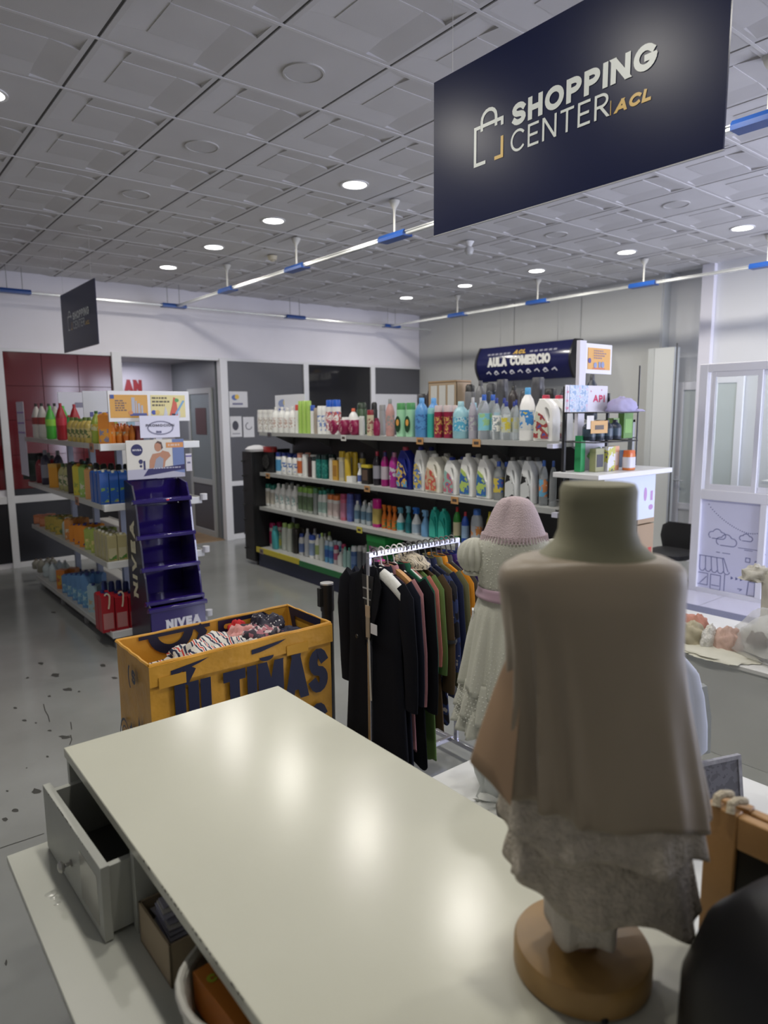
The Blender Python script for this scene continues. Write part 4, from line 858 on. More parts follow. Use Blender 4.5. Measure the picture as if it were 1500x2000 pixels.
for o in list(bpy.data.objects):
    if o.get('label','').startswith('red carton') and 'rear' not in o['label']:
        mb=MB(); mb.ribbon([(-.02,.30)]+arc(-.005,.285,.022,.03,120,-20,6)+[(.012,.23),(.004,.19)],.012,((0,-.0455,0),(1,0,0),(0,0,1)),.002); mb.build('ribbon_print',mat((.62,.55,.42),rough=.4),o,smooth=0)
# small price tags left gondola
for px,k,lb in [(186,0,'orange-brown price tag on the drinks gondola top shelf edge'),(150,1,'dark price tag on the drinks gondola second shelf edge')]:
    y=onx(px,950,1.6).y; t=thing('price_tag',lb,'tag',(1.5925,y,LL[k]-.06),0,'price tags clipped on the shelf edges'); bx(-.002,.002,-.05,.05,0,.07).build('card',mat((.35,.15,.08),rough=.5),t); bx(-.003,-.0021,-.03,.03,.02,.045).build('printed_price',mat((.08,.06,.05)),t)
# sheets and cards at the gondola
t=thing('hanging_sheet','white paper sheet with lilac lines hanging at far left end of drinks gondola','paper',(1.60,7.975,1.22)); bx(0,.004,0,.34,0,.78).build('sheet',mat((.66,.64,.74),rough=.6),t)
for z in (.45,.55,.66): bx(-.003,-.001,0,.32,z,z+.015).build('printed_line',mat((.35,.25,.55)),t)
t=thing('display_card','white display card standing behind the big soda bottles','card',(1.78,7.3,1.63)); bx(0,.5,0,.01,0,.45).build('card',mat((.58,.58,.66),rough=.5),t,bevel=.002); flat([rect(.15,.40,.30,.35)],((0,-.001,0),(1,0,0),(0,0,1)),mat((.2,.2,.28)),t,'printed_line')
t=thing('display_card','white and purple card standing behind the juice bottles','card',(1.72,6.25,1.66)); bx(0,.28,0,.01,0,.40).build('card',mat((.60,.62,.70),rough=.5),t,bevel=.002); flat([rect(0,.28,.10,.13)],((0,-.001,0),(1,0,0),(0,0,1)),mat((.12,.03,.2)),t,'printed_band'); flat([rect(.05,.08,.18,.22),rect(.12,.15,.18,.22),rect(.19,.22,.18,.22)],((0,-.001,0),(1,0,0),(0,0,1)),mat((.1,.1,.3)),t,'printed_mark')
# ---- twin poster frame on a pole
t=thing('poster_frame','white twin frame holding one orange and one yellow poster above the blue stand','poster',(1.66,5.38,1.80))
bx(0,.64,0,.02,0,.235).build('frame',mat((.72,.73,.76),rough=.3),t,bevel=.003); MB().tube([(.33,.03,-.2),(.33,.03,0)],.018,8).build('pole',mat((.55,.58,.7),rough=.3),t)
bx(.012,.300,-.002,0,.03,.205).build('orange_poster',mat((.62,.33,.06),rough=.4),t); bx(.325,.605,-.002,0,.03,.205).build('yellow_poster',mat((.72,.64,.30),rough=.4),t)
f=((0,-.0025,0),(1,0,0),(0,0,1))
op=[o for o in t.children if o.name.startswith('orange_poster')][0]; yp=[o for o in t.children if o.name.startswith('yellow_poster')][0]
def lines(par,f,x,z,wds,h,g,c):
    mb=MB()
    for k,w in enumerate(wds):
        # word-like groups of short strokes
        q=x
        while q<x+w-.006:
            l=min(random.uniform(.012,.03),x+w-q); mb.add([Vector(f[0])+Vector(f[1])*a+Vector(f[2])*b_+Vector(f[1]).cross(Vector(f[2]))*.001 for a,b_ in rect(q,q+l,z-k*g,z-k*g+h)],[(0,1,2,3)]); q+=l+.006
    mb.build('printed_text',mat(c,rough=.5),par,smooth=0)
lines(op,f,.05,.155,[.06,.085,.08,.07,.085],.010,.018,(.18,.12,.10)); flat([rect(.015,.045,.175,.205)],f,mat((.05,.09,.3)),op,'corner_mark')
flat([rect(.175,.20,.06,.185),rect(.205,.215,.05,.16),rect(.222,.24,.05,.14),rect(.247,.262,.05,.125)],f,mat((.42,.44,.52)),op,'bottle_picture'); flat([rect(.16,.29,.045,.065)],f,mat((.08,.10,.30)),op,'bottle_caps',.0012); flat([ell(.165,.07,.018,.015)],f,mat((.6,.25,.1)),op,'fruit_picture',.0013)
lines(yp,f,.335,.175,[.12,.14,.10],.014,.028,(.14,.12,.08)); flat([ell(.345,.07,.018,.018)],f,mat((.06,.09,.4)),yp,'round_mark'); flat([ell(.375,.07,.018,.018)],f,mat((.7,.5,.15)),yp,'round_mark',.0012)
flat([[(.51,.05),(.53,.05),(.60,.16),(.585,.165)]],f,mat((.2,.4,.65)),yp,'spray_picture',.0012); flat([[(.47,.04),(.545,.04),(.53,.18),(.51,.19),(.495,.12)]],f,mat((.6,.12,.08)),yp,'figure_picture'); flat([[(.42,.035),(.455,.035),(.455,.07),(.44,.12),(.43,.07)],rect(.54,.56,.035,.08)],f,mat((.6,.62,.7)),yp,'bottle_picture',.0013); flat([rect(.49,.52,.035,.06)],f,mat((.02,.02,.05)),yp,'dark_block',.0014); flat([ell(.535,.165,.018,.015)],f,mat((.1,.35,.12)),yp,'leaf_picture',.0015)
# ---- blue display stand (stepped bins)
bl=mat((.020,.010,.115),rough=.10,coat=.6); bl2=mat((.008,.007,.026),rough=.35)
st=thing('display_stand','glossy dark blue stepped bin stand with white lettering beside the yellow box','stand',(1.74,4.98,0))
W_=.44; H_=1.35
side=[(.0,0),(.0,.42),(.035,.44),(.06,.63),(.09,.69),(.115,.87),(.14,.93),(.165,1.13),(.19,1.22),(.23,1.32),(.40,1.35),(.42,0)]
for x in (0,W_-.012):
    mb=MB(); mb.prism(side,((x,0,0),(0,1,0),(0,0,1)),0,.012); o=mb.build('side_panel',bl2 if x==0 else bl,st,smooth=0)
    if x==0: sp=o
mb=MB(); mb.prism([(.41,0),(.41,H_-.03),(.42,H_),(.42,0)],((.012,0,0),(0,1,0),(0,0,1)),0,W_-.024); mb.build('back_panel',bl,st,smooth=0)
for k,(z0,yo) in enumerate([(.02,-.005),(.43,.05),(.68,.105),(.92,.16),(1.19,.20)]):
    if k==0: mb=MB(); mb.box(0.005,W_-.005,-.008,.008,0,.40)
    else: mb=MB(); mb.box(.012,W_-.012,yo,.41,z0-.01,z0)
    mb.build('front_panel' if k==0 else 'bin_floor',bl,st,bevel=.002)
    zz=.40 if k==0 else z0+.012
    yf={0:-.012,1:.035,2:.09,3:.145,4:.19}[k]
    mb=MB(); mb.loft([[(x,yf-.012,zz-.018),(x,yf+.035,zz-.03),(x,yf+.035,zz+.0),(x,yf+.008,zz+.016),(x,yf-.014,zz+.008)] for x in (-.012,W_+.012)]); mb.build('bin_lip',bl,st,bevel=.003)
    mb=MB(); zt=(z0+.22 if k<4 else z0+.15)
    mb.loft([[(.013+(W_-.026)*q/8,.40-.03*math.sin(PI*q/8)-.0,z0),(.013+(W_-.026)*q/8,.405,z0),(.013+(W_-.026)*q/8,.405,zt),(.013+(W_-.026)*q/8,.395-.05*math.sin(PI*q/8),zt)] for q in range(9)]); mb.build('bin_back',bl,st,smooth=60)
bx(W_*.55,W_*.6,.172,.1755,1.195,1.205).build('red_sticker',mat((.6,.02,.02)),st)
cream=mat((.62,.58,.42),rough=.4)
text('NIVEA',((-.001,0,0),(0,0,1),(0,1,0)),.45,.215,.105,cream,sp,wid=.60,sw=.30,gap=.16)
fp=[o for o in st.children if o.name.startswith('front_panel')][0]
text('NIVEA',((0,-.009,0),(1,0,0),(0,0,1)),.12,.235,.07,mat((.66,.66,.72),rough=.4),fp,wid=.27,sw=.30,gap=.16)
# header card
hc=bx(-.0,.455,.30,.312,1.36,1.66).build('header_card',mat((.62,.60,.54),rough=.35),st,bevel=.001)
f=((0,.2995,1.36),(1,0,0),(0,0,1))
flat([ell(.08,.225,.045,.045,20)],f,mat((.01,.012,.09)),hc,'round_emblem'); text('NIVEA',f,.047,.218,.014,mat((.7,.7,.75)),hc,wid=.066,sw=.24,d=.002)
flat([rect(.36,.455,.02,.30)],f,mat((.14,.20,.42)),hc,'blue_curtain_print'); flat([[(.0,.0),(.455,.0),(.455,.03),(.20,.08),(.0,.075)]],f,mat((.42,.42,.52)),hc,'grey_print',.0011); flat([[(.12,.02),(.455,.06),(.455,.10),(.16,.075)]],f,mat((.015,.012,.10)),hc,'navy_band',.0012); lines(hc,((0,.2980,1.36),(1,0,0),(0,0,1)),.20,.074,[.22],.008,.01,(.5,.5,.6))
flat([[(.17,.08),(.29,.08),(.30,.13),(.345,.17),(.33,.20),(.28,.215),(.265,.20),(.20,.19),(.175,.14)],ell(.245,.245,.028,.038)],f,mat((.45,.22,.13)),hc,'woman_picture',.0013)
flat([[(.205,.08),(.275,.08),(.285,.15),(.255,.17),(.225,.15)]],f,mat((.30,.32,.40)),hc,'grey_top_print',.0015); flat([[(.225,.27),(.245,.29),(.275,.28),(.285,.235),(.27,.22),(.27,.26),(.245,.275)]],f,mat((.08,.04,.03)),hc,'hair_print',.0016)
flat([rect(.31,.45,.235,.275)],f,mat((.65,.28,.08)),hc,'orange_band',.0014); lines(hc,((0,.2978,1.36),(1,0,0),(0,0,1)),.325,.247,[.10],.016,.01,(.7,.5,.4))
flat([ell(.105,.135,.016,.018),ell(.105,.10,.01,.010),rect(.125,.14,.07,.14)],f,mat((.02,.02,.10)),hc,'product_print',.0015)
t=thing('promotion_card','white card with grey oval and promotion lettering, above the blue stand header','card',(1.862,5.30,1.675)); bx(0,.315,0,.004,0,.17).build('card',mat((.64,.64,.78),rough=.35),t)
mb=MB(); f=((0,-.001,0),(1,0,0),(0,0,1)); mb.ribbon(ell(.16,.075,.10,.05,24),.010,f,.001,True); mb.build('oval_print',mat((.22,.22,.32)),t,smooth=0); text('PROMOCIÓN',f,.045,.085,.020,mat((.08,.08,.12)),t,wid=.225,sw=.22,d=.003); text('50%',f,.125,.035,.018,mat((.08,.08,.2)),t,sw=.24,d=.003)
bx(.12,.17,.005,.015,-.32,.01).build('holder',mat((.6,.6,.7)),t)
t=thing('price_ticket','small white ticket hanging right of the header card','tag',(2.215,5.30,1.40)); bx(0,.05,0,.003,0,.14).build('card',mat((.6,.58,.66),rough=.5),t); bx(0,.05,-.001,0,.115,.125).build('printed_band',mat((.1,.08,.3)),t); bx(.012,.038,-.001,0,.06,.075).build('printed_price',mat((.15,.15,.25)),t)
# ---- black queue post
t=thing('queue_post','black belt barrier post standing between yellow box and clothes rack','post',(2.0,2.985,0)); MB().lathe([(0,.17),(.012,.17),(.03,.06),(.04,.034)],24).build('base',mat((.015,.015,.015),rough=.4),t); MB().lathe([(.03,.032),(.80,.032)],18).build('pole',mat((.012,.012,.014),rough=.35),t); MB().lathe([(.80,.037),(.945,.037)],18).build('belt_cassette',mat((.010,.010,.012),rough=.4),t); MB().lathe([(.945,.036),(.953,.036),(.955,.02)],18).build('top_cap',mat((.65,.65,.65),rough=.3,metal=.7),t); bx(-.055,-.03,-.012,.012,.83,.93).build('belt_clip',mat((.012,.012,.012)),t)
# ================================================================= yellow bargain box
yl=mat((.60,.30,.030),rough=.42,noise=.10,nscale=7,bump=.8,bscale=11,coat=.15); yin=mat((.60,.31,.035),rough=.5,bump=.2,bscale=14); nv=mat((.012,.015,.045),rough=.4)
X0,X1,Y0,Y1,H=.868,1.709,2.53,2.912,.897
t=thing('cardboard_bin','tall yellow cardboard bargain bin with big navy lettering, holding mixed cloth','bin',(0,0,0)); yb=t
def wobble(me,amp,seed=0):
    from mathutils import noise
    for v in me.vertices: v.co+= Vector((noise.noise(v.co*6+Vector((seed,0,0))),noise.noise(v.co*6+Vector((0,seed+9,0))),noise.noise(v.co*9+Vector((0,0,seed)))*.5))*amp
def wall(a,b,n,m,z0=0,z1=H,nm='side_wall'):
    mb=MB(); nx,nz=14,10; rows=[]
    th=Vector(n)*.006
    vs=[];fs=[]
    for s_ in (0,1):
        for j in range(nz+1):
            for i in range(nx+1):
                p=Vector(a).lerp(Vector(b),i/nx); z=z0+(z1-z0)*j/nz; vs.append((p.x+th.x*s_,p.y+th.y*s_,z))
    o_=(nx+1)*(nz+1)
    for j in range(nz):
        for i in range(nx):
            q=j*(nx+1)+i; fs.append((q,q+1,q+nx+2,q+nx+1)); fs.append((q+o_,q+nx+1+o_,q+nx+2+o_,q+1+o_))
    for i in range(nx): q=nz*(nx+1)+i; fs.append((q,q+1,q+1+o_,q+o_))
    mb.add(vs,fs); o=mb.build(nm,m,yb,smooth=60); wobble(o.data,.003,3); return o
fw_=wall((X0,Y0,0),(X1,Y0,0),(0,1,0),yl); wall((X0,Y1,0),(X1,Y1,0),(0,-1,0),yin); lw_=wall((X0,Y0,0),(X0,Y1,0),(1,0,0),yl); rw_=wall((X1,Y0,0),(X1,Y1,0),(-1,0,0),yin)
# folded rim and tape seam
rim=MB()
for a,b in [((X0,Y0),(X1,Y0)),((X1,Y0),(X1,Y1)),((X1,Y1),(X0,Y1)),((X0,Y1),(X0,Y0))]:
    pts=[(a[0]+(b[0]-a[0])*k/10,a[1]+(b[1]-a[1])*k/10,H+.002*math.sin(k*2.1)) for k in range(11)]; rim.tube(pts,.007,6)
rim.build('folded_rim',yl,t)
fl_=MB().box(X0-.004,X1+.004,Y0-.012,Y0-.006,H-.085,H-.001).build('folded_flap',yl,t); wobble(fl_.data,.002)
MB().box(X0+.01,X1-.01,Y0+.01,Y1-.01,.0,.012).build('bottom_panel',yin,t)
fill=MB(); nx,ny=16,8; random.seed(2)
fill.add([(X0+.01+(X1-X0-.02)*i/nx,Y0+.012+(Y1-Y0-.024)*j/ny,.70+.035*math.sin(i*.9+j)+(.03 if i<6 else .05)) for j in range(ny+1) for i in range(nx+1)],[(j*(nx+1)+i,j*(nx+1)+i+1,(j+1)*(nx+1)+i+1,(j+1)*(nx+1)+i) for j in range(ny) for i in range(nx)])
fill.build('inner_flap',yin,t)
f=((X0,Y0-.011,0),(1,0,0),(0,0,1))
text('ÚLTIMAS',f,.098,.590,.208,nv,t,wid=.705,sw=.215,gap=.16,d=.004,sx=.72)
text('UNIDADES',f,.05,.335,.205,nv,t,wid=.745,sw=.21,gap=.13,d=.004,sx=.66)
flat([[(.08,.862),(.16,.872),(.24,.882),(.20,.868),(.10,.842),(.08,.842)]],f,nv,t,'printed_shape',.004); flat([[(.43,.866),(.60,.880),(.56,.865),(.47,.848),(.43,.846)]],f,nv,t,'printed_shape',.004); flat([arc(.50,.822,.035,.02,180,360,8)],f,nv,t,'printed_shape',.004)
f=((X0-.010,Y1,0),(0,-1,0),(0,0,1))
text('S',f,.215,.78,.06,nv,t,sw=.26,d=.003,name='printed_letter'); mb=MB(); mb.ribbon(arc(.205,.80,.03,.055,120,240,8),.012,f,.003); mb.ribbon(ell(.085,.45,.07,.13,20),.010,f,.003,True); mb.ribbon(ell(.085,.45,.05,.10,20),.006,f,.003,True); mb.build('printed_ring',nv,t,smooth=0)
flat([[(.17,.60),(.185,.575),(.205,.57),(.187,.56),(.173,.53),(.16,.56),(.145,.57),(.162,.578)],[(.27,.66),(.30,.55),(.335,.50),(.30,.49),(.285,.42),(.25,.46),(.245,.55)],ell(.14,.39,.03,.03,12)],f,nv,t,'printed_shape',.003)
f=((X0,Y1-.010,0),(1,0,0),(0,0,1))   # inside of the back wall
mb=MB(); mb.ribbon(arc(.235,.90,.085,.085,185,350,12),.042,f,.003); mb.ribbon([(.36,.893),(.385,.86),(.36,.81)],.036,f,.0033); mb.ribbon([(.09,.888),(.42,.888)],.016,f,.0036); mb.build('printed_arc',nv,t,smooth=0)
flat([[(.46,.895),(.70,.895),(.74,.865),(.66,.835),(.46,.835)]],f,nv,t,'printed_band',.003); flat([arc(.50,.862,.012,.012,90,270,6)+arc(.52,.862,.012,.012,-90,90,6),arc(.56,.862,.014,.014,90,270,6)+arc(.64,.862,.014,.014,-90,90,6)],f,yin,t,'printed_slots',.0045)
mb=MB(); mb.ribbon([(.06,.885),(.30,.885),(.28,.80),(.09,.80)],.038,((X1-.010,Y1,0),(0,-1,0),(0,0,1)),.003,True); mb.build('printed_loop',nv,t,smooth=0)
tape=mat((.62,.36,.12),rough=.15,coat=.8)
for (x,z) in [(.60,.80),(.03,.80),(.10,.60)]: bx(X0+x,X0+x+.11,Y0-.016,Y0-.0145,z,z+.045).build('tape_strip',mat((.58,.30,.040),rough=.10),t)
# cloth heap
def heap(name,label,loc,rx,ry,h,m,seed,rz=0,cat='clothes',n=26,fold=.35):
    from mathutils import noise
    mb=MB(); vs=[];fs=[]
    N,K=n*2,n
    R=[]
    for j in range(K):
        ph=PI*j/(K-1); ring=[]
        for i in range(N):
            th=2*PI*i/N; v=Vector((math.sin(ph)*math.cos(th),math.sin(ph)*math.sin(th),math.cos(ph)))
            d=1+fold*noise.noise(v*2.2+Vector((seed,0,0)))+fold*.6*abs(noise.noise(v*5+Vector((0,seed,0))))+.10*noise.noise(v*11)
            p=Vector((v.x*rx*d,v.y*ry*d,v.z*h*d)); 
            if p.z<0: p.z*=.15
            ring.append(tuple(p))
        R.append(ring)
    mb.loft(R); t=thing(name,label,cat,loc,rz,'cloth pieces heaped in the yellow bin' if 'bin' in label else None); mb.build('fabric',m,t,smooth=70); return t
stripe=patmat(((.60,.58,.53),(.012,.018,.06),(.60,.58,.53),(.55,.04,.03)),'wave',6,.7,(1,.45,.5),(0,.34,.78,.965),2.2)
heap('striped_garment','navy and cream striped garment with red flowers in the yellow bin',(1.20,2.715,.775),.225,.140,.10,stripe,4,.15)
heap('folded_scarf','salmon pink scarf lying over dark cloth in the yellow bin',(1.40,2.80,.80),.09,.07,.075,mat((.58,.26,.24),rough=.8,sheen=.3),9,.4)
heap('floral_garment','black and pink patterned garment in the yellow bin',(1.46,2.75,.795),.11,.11,.085,patmat(((.03,.02,.035),(.35,.12,.15),(.02,.02,.03),(.5,.4,.4)),'voronoi',45,.7),13,.2)
heap('dotted_garment','dark navy garment with white dots in the yellow bin',(1.53,2.82,.80),.10,.075,.10,patmat(((.6,.58,.58),(.018,.016,.035)),'dots',55,.7,pos=(0,.22)),21)
heap('navy_garment','plain navy garment at right side of the yellow bin',(1.60,2.73,.775),.08,.13,.07,mat((.015,.016,.04),rough=.85),31)
heap('red_garment','small red cloth peeking out beneath the dotted garment in the yellow bin',(1.41,2.865,.83),.05,.035,.055,mat((.5,.015,.02),rough=.8),41)
heap('cream_garment','black and cream checked cloth end in the yellow bin',(1.36,2.66,.79),.07,.09,.06,patmat(((.6,.57,.52),(.03,.03,.04),(.6,.57,.52)),'wave',22,.7),51,.5)
# ================================================================= clothes rack
chrome=mat((.62,.62,.70),rough=.18,metal=.9)
t=thing('clothes_rack','chrome rolling clothes rail full of hanging coats beside the yellow box','rack',(1.905,2.50,0)); ck=t
bx(0,.60,-.012,.012,1.178,1.205).build('top_rail',chrome,t,bevel=.003)
for x in (0,.585): bx(x,x+.018,-.012,.012,.09,1.18).build('upright',chrome,t,bevel=.003); bx(x-.004,x+.022,-.24,.24,.065,.09).build('foot_bar',chrome,t,bevel=.003)
bx(.0,.60,.03,.055,.07,.095).build('base_rail',chrome,t,bevel=.003)
for x in (0.01,.595):
    for y in (-.22,.22): w=MB(); w.tube([(x-.012,y,.032),(x+.012,y,.032)],.030,12); w.build('wheel',mat((.02,.02,.02),rough=.4),t)
def hanger(x,label,m,kind='plastic',rz=PI/2,wd=.20,tilt=0,y=2.50):
    t=thing('clothes_hanger',label,'hanger',(x,y,1.205),rz,'hangers on the clothes rail')
    hook=arc(0,-.012,.024,.024,200,-60,12); pts=[(a,0,b+.004) for a,b in hook]+[(0.004,0,-.05),(0,0,-.075)]
    MB().tube(pts,.0028 if kind!='plastic' else .0038,6).build('hook',mat((.55,.55,.55),rough=.3,metal=.6) if kind!='plastic' else m,t)
    if kind=='wood':
        mb=MB()
        mb.loft([[(x_,-.011,z-.012),(x_,.011,z-.012),(x_,.011,z+.012),(x_,-.011,z+.012)] for x_,z in [(wd*math.sin(PI*k/20-PI/2),-.085-.055*abs(math.sin(PI*k/20-PI/2))**1.7) for k in range(21)]]); mb.build('shoulder_bar',m,t)
    else:
        mb=MB(); mb.tube([(0,0,-.07),(wd*.35,0,-.093),(wd,0,-.150),(wd+.008,0,-.162),(wd-.01,0,-.168),(-wd+.01,0,-.168),(-wd-.008,0,-.162),(-wd,0,-.150),(-wd*.35,0,-.093)],.0045,7,True); mb.build('shoulder_bar',m,t)
    return t
def garment(name,label,x,m,length=.85,sh=.19,hem=.21,th=.032,sleeves=.58,y=2.50,top=1.115,folds=.35,seed=0,trim=None,cat='coat',rz=PI/2,vneck=False,group='clothes on the rail'):
    """local x = shoulder axis, local y = thickness, hung from the rail"""
    t=thing(name,label,cat,(x,y,top),rz,group); rnd=random.Random(seed+50)
    N=40; ph=rnd.random()*6; R=[]
    prof=[(0.0,.055,.022),(-.012,.085,.026),(-.035,sh*.72,.030),(-.060,sh*.97,.028),(-.09,sh*1.02,.030),(-.20,sh*.93,.034),(-.38,sh*.92,.036)]+[(-.38-(length-.38)*k/5,sh*.92+(hem-sh*.92)*k/5,.036+.008*k/5) for k in range(1,6)]
    for z,rx,ry in prof:
        a=min(1,max(0,(-z-.08)/.5))*folds
        ring=[]
        for i in range(N):
            c=2*PI*i/N; wv=a*(.5*math.sin(7*c+ph)+.35*math.sin(11*c+ph*2+z*2))
            yy=ry*(th/.032)*sg(math.sin(c),.75)*(1+wv*.55); xx=rx*sg(math.cos(c),.8)*(1+.03*wv)
            ring.append((xx,yy,z+(.012*math.sin(5*c+ph) if z==prof[-1][0] else 0)))
        R.append(ring)
    mb=MB(); mb.loft(R[::-1]); b=mb.build('body',m,t,smooth=70)
    for s in (-1,1):
        mb=MB(); path=[(s*(sh-.03),0,-.05),(s*(sh+.012),0,-.10),(s*(sh+.030),.004,-.22),(s*(sh+.038),-.006,-.36),(s*(sh+.040),-.010,-sleeves*.85),(s*(sh+.036),-.012,-sleeves)]
        mb.tube(path,[.045,.056,.052,.048,.044,.042],12,flat=.32); mb.build('sleeve',m,t,smooth=70)
    mb=MB(); mb.loft([[(.075*math.cos(2*PI*k/20)*q,.032*math.sin(2*PI*k/20)*q,z-.03*abs(math.cos(2*PI*k/20))*0) for k in range(20)] for q,z in ((1.05,-.02),(.95,.012),(.85,.022),(.72,.012),(.7,-.02))],(0,0)); mb.build('collar',trim or m,t,smooth=70)
    return t
fb=lambda c,r=.85: mat(c,rough=r,bump=.12,bscale=500,spec=.2)
blk=fb((.0045,.005,.009)); blk2=fb((.004,.0045,.007))
specs=[ # x,name,label,mat,length,sleeve,sh
 (1.945,'black_coat','long black coat with open lapels nearest the camera on the rail',blk,1.0,.62,.215,'black plastic hanger inside the foremost black coat'),
 (1.990,'navy_jacket','dark jacket with white inner shoulder lining behind the foremost coat',fb((.008,.010,.020)),.92,.60,.21,'white plastic hanger holding the white-lined jacket'),
 (2.030,'pink_blouse','dusty pink blouse with long sleeves hanging third on the rail',fb((.42,.20,.21)),.86,.62,.185,'light wooden hanger with curved shoulders'),
 (2.070,'black_coat','black tailored coat behind the pink blouse',blk2,.95,.66,.215,'white hanger over the second black coat'),
 (2.105,'green_cardigan','dark green cardigan sliver between black coat and coral sweater',fb((.015,.10,.055)),.60,.5,.18,'white hanger over the green cardigan'),
 (2.130,'coral_sweater','coral pink sweater sliver beside the green knits',fb((.50,.16,.13)),.55,.45,.18,'dark hanger of the coral sweater'),
 (2.160,'green_sweater','grass green sweater hanging beside the coral sweater',fb((.12,.20,.06)),.95,.5,.185,'dark hanger of the grass green sweater'),
 (2.195,'brown_coat','dark olive brown coat with black cuff band near rail middle',fb((.085,.055,.028)),.80,.60,.20,'dark hanger of the brown coat'),
 (2.235,'floral_dress','black dress with white and blue blossoms near rail middle',patmat(((.012,.012,.02),(.012,.012,.02),(.03,.05,.16),(.50,.47,.44)),'noise',16,.8,pos=(0,.3,.5,.62)),.78,.5,.195,'dark hanger of the blossom dress'),
 (2.275,'navy_sweater','navy sweater hanging right of the blossom dress',fb((.015,.02,.055)),.65,.5,.195,'grey hanger of the navy sweater'),
 (2.315,'olive_cardigan','olive khaki cardigan beside the orange one',fb((.15,.145,.07)),.62,.5,.195,'grey hanger of the olive cardigan'),
 (2.350,'orange_cardigan','bright orange cardigan near the far end of the rail',fb((.62,.24,.02)),.60,.5,.195,'grey hanger of the orange cardigan'),
 (2.385,'grey_sweater','charcoal grey sweater behind the orange cardigan',fb((.06,.06,.055)),.6,.5,.19,'grey hanger of the charcoal sweater'),
 (2.420,'purple_sweater','deep purple sweater near the far rail end',fb((.035,.015,.10)),.6,.5,.19,'grey hanger of the purple sweater'),
 (2.455,'blue_sweater','royal blue sweater, last garment on the rail',fb((.02,.04,.20)),.6,.5,.19,'grey hanger of the royal blue sweater'),
]
wh=mat((.78,.77,.74),rough=.35); woodh=mat((.50,.26,.09),rough=.4,noise=.15,nscale=30)
for k,(x,nm,lb,m,ln,sl,sh,hl) in enumerate(specs):
    cat={'coat':'coat','jacket':'jacket','blouse':'blouse','cardigan':'cardigan','sweater':'sweater','dress':'dress'}[nm.split('_')[-1]]
    g_=garment(nm,lb,x,m,ln,sh,sh*1.10 if k else .25,(.012 if k>0 else .020),sl,seed=k,cat=cat)
    kind='wood' if k==2 else 'plastic'; hm=woodh if k==2 else (wh if k in(1,3,4) else mat((.06,.06,.06) if k<9 else (.12,.12,.11),rough=.4))
    hanger(x,hl,hm,kind,rz=PI/2+(.10 if k==4 else 0),wd=.17)
    if k==0:
        # lapels, inner lining, strap and ticket on the camera side (local +y faces -x)
        lap=MB()
        for s in (-1,1): lap.add([(s*.055,.030,.018),(s*.10,.040,-.06),(s*.085,.050,-.17),(s*.012,.052,-.36),(s*.018,.046,-.20),(s*.035,.040,-.05)],[(0,1,2,3,4,5)] if s>0 else [(5,4,3,2,1,0)])
        o=lap.build('lapel',blk2,g_,smooth=0); sm=o.modifiers.new('thick','SOLIDIFY'); sm.thickness=.006
        MB().loft([[(-.045,.036,-.02),(.045,.036,-.02),(.045,.040,-.02),(-.045,.040,-.02)],[(-.008,.046,-.33),(.008,.046,-.33),(.008,.049,-.33),(-.008,.049,-.33)]]).build('inner_lining',mat((.02,.02,.022),rough=.6),g_)
        bx(-.03,.03,.045,.047,-.085,-.078).build('label_stripe',mat((.3,.3,.3)),g_); bx(-.03,.03,.045,.047,-.135,-.129).build('label_stripe',mat((.3,.3,.3)),g_)
        bx(-.095,-.048,.060,.062,-.285,-.235).build('price_ticket',mat((.72,.72,.74),rough=.5),g_)
        MB().lathe([(0,.011),(.004,.009)],12).build('button',mat((.02,.02,.02),rough=.3),g_).matrix_local=Matrix.Translation((.07,.055,-.33))@Matrix.Rotation(-PI/2,4,'X')
    if k==1:
        mb=MB(); mb.loft([[(-.04-.17*q/6,.040-.028*math.cos(a)*.2+.016*math.sin(a)*0+ .030*math.cos(a),-.012-.075*(q/6)**1.5+.034*math.sin(a)) for a in [2*PI*i/12 for i in range(12)]] for q in range(7)]); mb.build('white_lining',mat((.66,.66,.62),rough=.8,bump=.3,bscale=60),g_,smooth=70)
    if k==7:
        for s in (-1,1):
            mb=MB(); mb.tube([(s*.238,-.006,-.33),(s*.239,-.007,-.345)],.050,12,flat=.72); mb.build('cuff_band',mat((.01,.01,.01),rough=.7),g_)
heap_m=patmat(((.52,.45,.33),(.60,.53,.40),(.05,.04,.035)),'wave',26,.8,(1,.4,1),(0,.5,.86),1.5)
def fabric_lump(name,label,loc,rx,ry,h,m,seed,cat,rz=0,fold=.3):
    t=heap(name,label,loc,rx,ry,h,m,seed,rz,cat,22,fold); return t
fabric_lump('plaid_scarf','cream plaid scarf draped over the hangers at rail middle',(2.17,2.50,1.105),.075,.10,.060,heap_m,61,'scarf',.2)
fabric_lump('magenta_cloth','small magenta cloth bundled beside the wooden hanger',(2.075,2.60,1.10),.025,.03,.03,mat((.50,.03,.30),rough=.8),63,'cloth')
# belt strip: the long pale strap hanging out of the foremost coat
t=thing('hanging_strap','long cream strap hanging in front of the foremost black coat','strap',(1.893,2.485,0))
MB().ribbon([(0,1.10),(.002,.95),(.004,.80),(.010,.62),(.016,.49)],.014,((0,0,0),(0,-1,0),(0,0,1)),0).build('strap',mat((.55,.52,.46),rough=.6),t); bx(-.003,.001,-.016,.016,.90,.955).build('buckle',mat((.45,.33,.22),rough=.5),t)
bx(-.004,.001,-.014,.012,.80,.90).build('brown_end',mat((.35,.28,.20),rough=.6),t)

